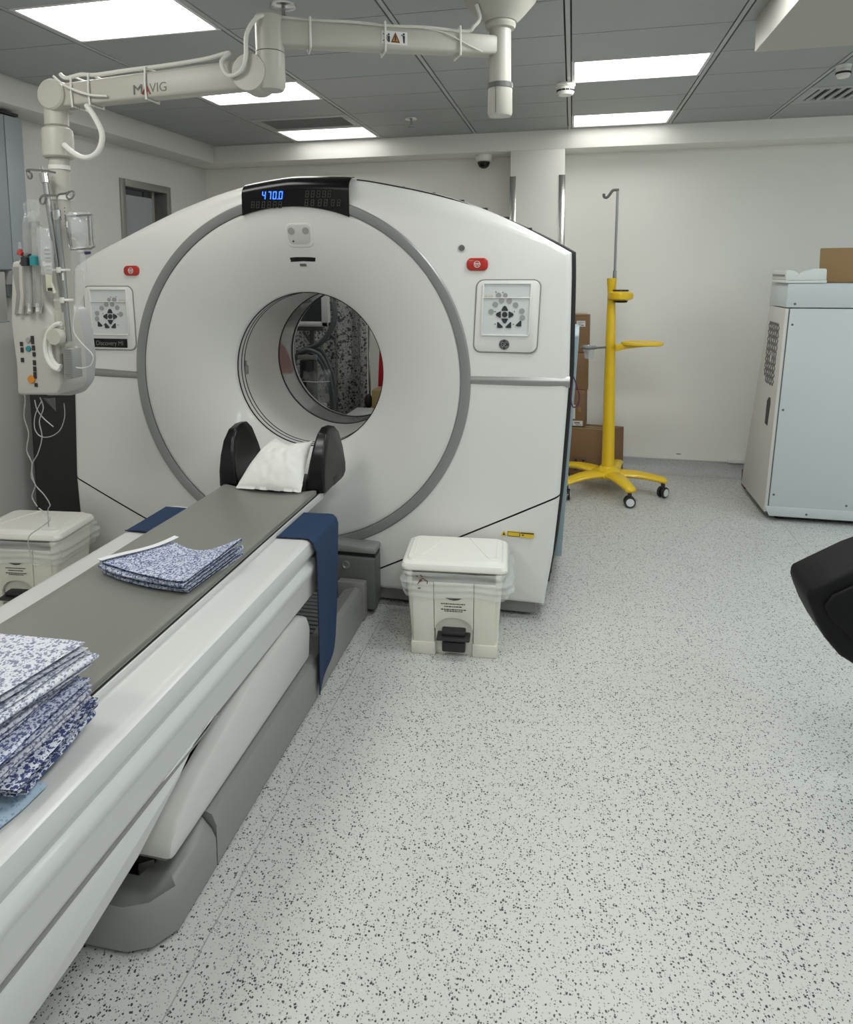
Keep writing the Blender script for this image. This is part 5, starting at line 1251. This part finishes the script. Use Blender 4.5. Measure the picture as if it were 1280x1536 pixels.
# handle and printed scrollwork on the door
def dz(y, z_, o=.0): return V((xl(z_) - o, y, z_))
hdl = MB(); b = bmesh.new()
pts = [(4.428, .565), (4.372, .560), (4.356, .70), (4.366, .735), (4.398, .735), (4.428, .705)]
A = [b.verts.new(dz(y, z_, .0015)) for y, z_ in pts]; B = [b.verts.new(dz(y, z_, -.004)) for y, z_ in pts]
b.faces.new(A); b.faces.new(B)
for i in range(len(A)): b.faces.new((A[i], B[i], B[(i + 1) % len(A)], A[(i + 1) % len(A)]))
bmesh.ops.recalc_face_normals(b, faces=b.faces[:]); obj('door_handle', hdl.add(b), M['seam'], ec, label='black recessed grip')
sw_ = MB(); rs = random.Random(5)
for r_i in range(9):
    for c_i in range(5):
        zc_, yc_ = .835 + r_i * .041, 4.365 + c_i * .040
        if c_i == 2 and r_i in (3, 4): continue
        if (r_i == 0 and c_i > 3): continue
        ph = rs.uniform(0, 6); n_ = rs.choice((3, 4, 5)); R_ = .021
        sw_.tube([dz(yc_ + R_ * (1 + .28 * math.cos(n_ * a + ph)) * math.cos(a), zc_ + R_ * (1 + .28 * math.cos(n_ * a + ph)) * math.sin(a), .0012) for a in [2 * PI * k / 18 for k in range(18)]], .0040, 4, closed=True)
for c_i in range(4): sw_.tube([dz(4.37 + c_i * .045, 1.185, .0012), dz(4.40 + c_i * .045, 1.188, .0012)], .006, 4)
obj('scroll_print', sw_, M['inkg'], ec, label='grey scrollwork print')
td = thing('tray_unit', 'pale plastic tray with raised rounded sides on the corner of the cabinet', 'tray', (1.33, 4.4, 1.434))
obj('tray_body', MB().prism([(1.214, 1.4345), (1.432, 1.4345), (1.432, 1.452), (1.250, 1.448), (1.218, 1.452)], 'y', CY0 - .004, CY1 - .29, .002), M['cabtop'], td)
q = MB()
q.prism([(1.215, 1.4525), (1.250, 1.449), (1.295, 1.47), (1.28, 1.493), (1.258, 1.508), (1.224, 1.512), (1.215, 1.505)], 'y', CY0 - .002, CY1 - .295, .004)
obj('end_wall', q, M['cabtop'], td)
q = MB().prism([(1.236, 1.4495), (1.430, 1.4525), (1.430, 1.512), (1.424, 1.518), (1.36, 1.518), (1.31, 1.505), (1.27, 1.478)], 'y', CY0 - .004, CY0 + .03, .004)
obj('front_wall', q, M['cabtop'], td)
obj('grip_slot', MB().box((1.211, CY0 + .02, 1.472), (1.216, CY1 - .32, 1.484), .002), M['bgrey'], td)
bb = thing('cardboard_box', 'plain brown cardboard box on top of the steel cabinet', 'box', (1.75, 4.4, 1.434), 'cardboard boxes')
rb_ = math.radians(-20); pv_ = (1.452, CY0 + .19, 1.4345)
obj('carton', MB().box((1.452, CY0 + .19, 1.4345), (1.90, CY0 + .40, 1.636), .003, rz=rb_, piv=pv_), M['card2'], bb); obj('top_flap', MB().box((1.455, CY0 + .192, 1.6365), (1.89, CY0 + .30, 1.639), rz=rb_, piv=pv_), M['tape'], bb)
rf = MB().box((1.185, CY1 + .03, .0), (1.235, CY1 + .12, .115), .004); single('red_box', rf, mat('dark red card', (.16, .012, .018), .5), 'sliver of a red box on the floor behind the cabinet', 'box', (1.21, CY1 + .07, 0))
sp = MB().box((1.13, WB - .03, .105), (1.26, WB - .0015, .135), .004); single('wall_socket', sp, M['label'], 'small white socket strip low on the wall behind the cabinet', 'socket', (1.2, WB - .02, .10))

# ------------------------------------------------------------------ black chair at the right edge
ch = thing('office_chair', 'black curved office chair standing in front of the steel cabinet', 'chair', (1.02, 1.95, 0))
shell_ = [(.651, .655), (.6455, .645), (.644, .626), (.652, .601), (.669, .559), (.694, .512), (.732, .467), (.79, .432), (.90, .412), (1.08, .41), (1.20, .44), (1.28, .56), (1.34, .80), (1.37, 1.04), (1.33, 1.05), (1.28, .84), (1.20, .76), (1.05, .80), (.90, .80), (.774, .735), (.709, .693)]
obj('seat_shell', MB().prism(shell_, 'y', 1.93, 2.10, .016, 4), M['blk_leather'], ch, 50)
obj('seat_cushion', MB().prism([(.70, .575), (.76, .522), (.86, .485), (.98, .47), (1.15, .475), (1.19, .58), (1.16, .70), (1.02, .75), (.90, .745), (.77, .69), (.70, .645), (.68, .61)], 'y', 1.918, 1.93, .006, 3), M['blk_leather'], ch, 50)
obj('gas_column', MB().cyl((1.16, 2.06, .09), (1.16, 2.06, .434), .028, .024), M['chrome'], ch)
for k in range(5):
    a = 2 * PI * k / 5 + .3; d = V((math.cos(a), math.sin(a), 0)); c_ = V((1.16, 2.06, 0))
    l_ = obj('leg', MB().tube([c_ + V((0, 0, .10)), c_ + d * .13 + V((0, 0, .09)), c_ + d * .235 + V((0, 0, .07))], [.024, .020, .014], 10), M['blkm'], ch)
    obj('caster', MB().lathe([(0, -.012), (.024, -.012), (.026, 0), (.024, .012), (0, .012)], c_ + d * .235 + V((0, 0, .0265)), n=18, dirv=V((-d.y, d.x, 0))), M['blkm'], l_)

# ------------------------------------------------------------------ what shows through the bore
YC = 4.42
cur = MB().grid(lambda i, j: V((-2.05 + .665 * i, YC + .030 * math.sin(i * 24) + .012 * math.sin(i * 51 + 1), .02 + 1.95 * j)), 80, 8, thick=.002)
ct_ = thing('curtain', 'grey floral curtain seen through the scanner bore', 'curtain', (-1.75, YC, 0))
obj('curtain_cloth', cur, M['curtain'], ct_, 80)
obj('curtain_rail', MB().tube([(-2.12, YC, 1.985), (-1.36, YC, 1.985)], .012, 8).tube([(-2.11, YC, .0), (-2.11, YC, 1.985)], .010, 8).tube([(-1.372, YC, .0), (-1.372, YC, 1.985)], .010, 8), M['chrome'], ct_)
mo = thing('monitor', 'white framed monitor behind the scanner, seen through the bore', 'monitor', at(470, 480, 4.0))
a_, b_ = at(494, 490, 4.0), at(430, 425, 4.0); xs, xe, zl, zh = b_.x - .04, a_.x, a_.z, a_.z + .27
q = MB(); w = .028
for lo, hi in (((xs, zl), (xe, zl + w * 1.15)), ((xs, zh - w), (xe, zh)), ((xs, zl), (xs + w, zh)), ((xe - w * 1.6, zl), (xe, zh))): q.box((lo[0], 3.98, lo[1]), (hi[0], 4.03, hi[1]), .006)
obj('bezel', q, M['table'], mo); obj('screen', MB().box((xs + .01, 3.995, zl + .01), (xe - .02, 4.02, zh - .01)), mat('dark monitor glass', (.03, .04, .04), .2), mo)
obj('monitor_arm', MB().box((xs + .06, 4.0, zl - .03), (xe - .04, 4.03, zl - .004), .004).tube([at(455, 497, 4.02), at(466, 512, 4.05), at(470, 520, 4.1)], .010, 8).box(at(468, 510, 4.04) + V((-.015, 0, -.30)), at(468, 510, 4.04) + V((.015, .02, .10)), .004), M['dgrey'], mo)
obj('monitor_stand', MB().box(at(468, 512, 4.04) + V((-.02, .022, -at(468, 512, 4.04).z)), at(468, 512, 4.04) + V((.02, .05, .0)), .004), M['dgrey'], mo)
hs = thing('hose_bundle', 'grey hoses curling behind the scanner, seen through the bore', 'hose', at(495, 620, 4.0))
q = MB()
for dx, Y in ((0, 3.93), (3, 3.95)): q.tube([at(*p, Y) for p in ((497 + dx, 452), (501 + dx, 470), (497 + dx, 490), (482 + dx, 512), (464, 522 + dx), (446, 530 + dx))], .012, 10, smooth=6)
for dx, dy, Y in ((0, 0, 3.90), (5, -4, 3.96), (-5, 3, 3.93)): q.tube([at(*p, Y) for p in ((446, 530), (462, 525 + dy), (478 + dx, 531 + dy), (489 + dx, 548), (496 + dx, 570), (500 + dx * .5, 595), (502, 622), (502, 640))], .012, 10, smooth=6)
q.tube([at(*p, 3.9) for p in ((448, 525), (440, 560), (446, 640))], .012, 8, smooth=4)
pieces('hose', q, M['hose'], hs)
obj('loose_wire', MB().tube([at(*p, 3.97) for p in ((475, 515), (490, 511), (497, 505), (493, 496))], .004, 6, smooth=5), M['ink'], hs)
obj('green_wire', MB().tube([at(*p, 3.97) for p in ((474, 520), (482, 515), (487, 520), (482, 526), (478, 518))], .003, 6, smooth=5), mat('green wire', (.30, .38, .06), .5), hs)
pu = thing('suction_pump', 'dark round pump under a grey bracket, seen through the bore', 'pump', at(462, 560, 3.88))
obj('pump_body', MB().cyl(at(461, 566, 3.88), at(461, 541, 3.88), .045, .045, 20).box(at(461, 566, 3.90) + V((-.03, 0, -at(461, 566, 3.9).z)), at(461, 566, 3.90) + V((.03, .03, .0))), M['blkm'], pu); obj('pump_bracket', MB().box(at(446, 539, 3.84), at(473, 533, 3.86), .003).box(at(470, 540, 3.82), at(476, 532, 3.83), .002), M['bgrey'], pu)
bg = thing('clear_bag', 'crumpled clear plastic bag seen at the bottom of the bore', 'bag', at(475, 610, 3.85))
def cb2(i, j): p_ = at(455 + 38 * i + 3 * math.sin(j * 5), 556 + 62 * j, 3.76); return p_ + V((0, .05 * noise.noise(V((i * 3.5, j * 4, 2))) - .05 * math.sin(PI * i), .012 * noise.noise(V((i * 5, j * 5, 6)))))
obj('bag_film', MB().grid(cb2, 24, 28), M['clear'], bg, 50); obj('bag_rim', MB().tube([at(455, 572, 3.71), at(475, 573, 3.69), at(495, 572, 3.71)], .003, 6), M['label'], bg)
obj('bag_stand', MB().box(at(475, 600, 3.80) + V((-.06, 0, -at(475, 600, 3.80).z)), at(475, 600, 3.80) + V((.06, .02, -.02)), .004), M['table2'], bg)
ru = thing('white_tray', 'thin white tray behind the scanner at the bottom of the bore', 'tray', at(540, 622, 3.8))
a_, b_ = at(519, 623, 3.78), at(566, 621, 3.78); zt = a_.z
obj('tray_top', MB().box((a_.x, 3.76, zt - .006), (b_.x + .05, 4.0, zt + .004), .002), M['table'], ru); obj('tray_support', MB().box((a_.x + .05, 3.80, 0), (b_.x, 3.95, zt - .0065), .004), M['dgrey'], ru)
cbx = thing('carton', 'beige carton beside the red plastic, seen through the bore', 'box', at(565, 630, 4.05)); a_, b_ = at(558, 623, 4.05), at(576, 586, 4.05)
obj('carton_body', MB().box((a_.x, 4.05, 0), (b_.x + .12, 4.20, b_.z), .004), M['tape'], cbx)
obj('black_bundle', MB().ball(at(553, 602, 4.10), .028, .02, .05), M['blkm'], cbx)
rbn = thing('red_bag', 'red plastic bag on a stand seen through the bore', 'bag', at(575, 640, 4.25))
a_ = at(569, 522, 4.25); b_ = at(566, 600, 4.25)
obj('red_film', MB().prism([(b_.x + .01, b_.z - .15), (b_.x, b_.z), (a_.x, a_.z), (a_.x + .006, a_.z + .03), (a_.x + .25, a_.z + .03), (a_.x + .25, b_.z - .15)], 'y', 4.25, 4.30, .008), M['redbag'], rbn)
obj('bag_frame', MB().box((b_.x + .05, 4.26, 0), (b_.x + .20, 4.29, b_.z - .151)), M['chrome'], rbn)
# added dark block for the deep shade between scanner and left wall
shd = thing('shade_block', 'added dark block for the shade between scanner and side wall', 'shade block', (-2.75, 3.4, 0))
obj('shade_block_body', MB().box((-2.86, 3.02, .02), (-2.47, 3.62, 1.26), .01), M['blkm'], shd); obj('shade_block_top', MB().box((-2.865, 3.01, 1.261), (-2.465, 3.63, 1.285), .004), M['blkm'], shd)

# ------------------------------------------------------------------ light
def area(name, loc, sx, sy, w, col=(1, .985, .96), rot=(0, 0, 0)):
    l = bpy.data.lights.new(name, 'AREA'); l.shape = 'RECTANGLE'; l.size = sx; l.size_y = sy; l.energy = w; l.color = col
    o = bpy.data.objects.new(name, l); C.objects.link(o); o.location = loc; o.rotation_euler = rot; return o
for x, y in ((-1.73, 1.245), (-1.73, .1), (.298, 2.385), (.298, 1.245), (.298, .1)):
    area('ceiling_lamp', (x, y, ZC - .004), .62, .34, 10 if x < 0 else 11, (1, .985, .93) if x < 0 else (.97, 1, .97))
for x, y in ((2.7, 3.5), (2.7, 2.385), (2.7, 1.245), (2.7, .1)):
    area('ceiling_lamp', (x, y, ZC - .004), .5, .34, 9, (.80, .94, 1.0))
w = bpy.data.worlds.new('world'); bpy.context.scene.world = w; w.use_nodes = True
w.node_tree.nodes['Background'].inputs[0].default_value = (.5, .52, .55, 1); w.node_tree.nodes['Background'].inputs[1].default_value = .05

sc_ = bpy.context.scene
sc_.view_settings.view_transform = 'Standard'; sc_.view_settings.look = 'None'; sc_.view_settings.gamma = 1; sc_.view_settings.use_curve_mapping = False
sc_.view_settings.exposure = .14
sc_.cycles.use_denoising = True
sc_.cycles.max_bounces = 10; sc_.cycles.diffuse_bounces = 5; sc_.cycles.transparent_max_bounces = 24
sc_.cycles.sample_clamp_indirect = 6
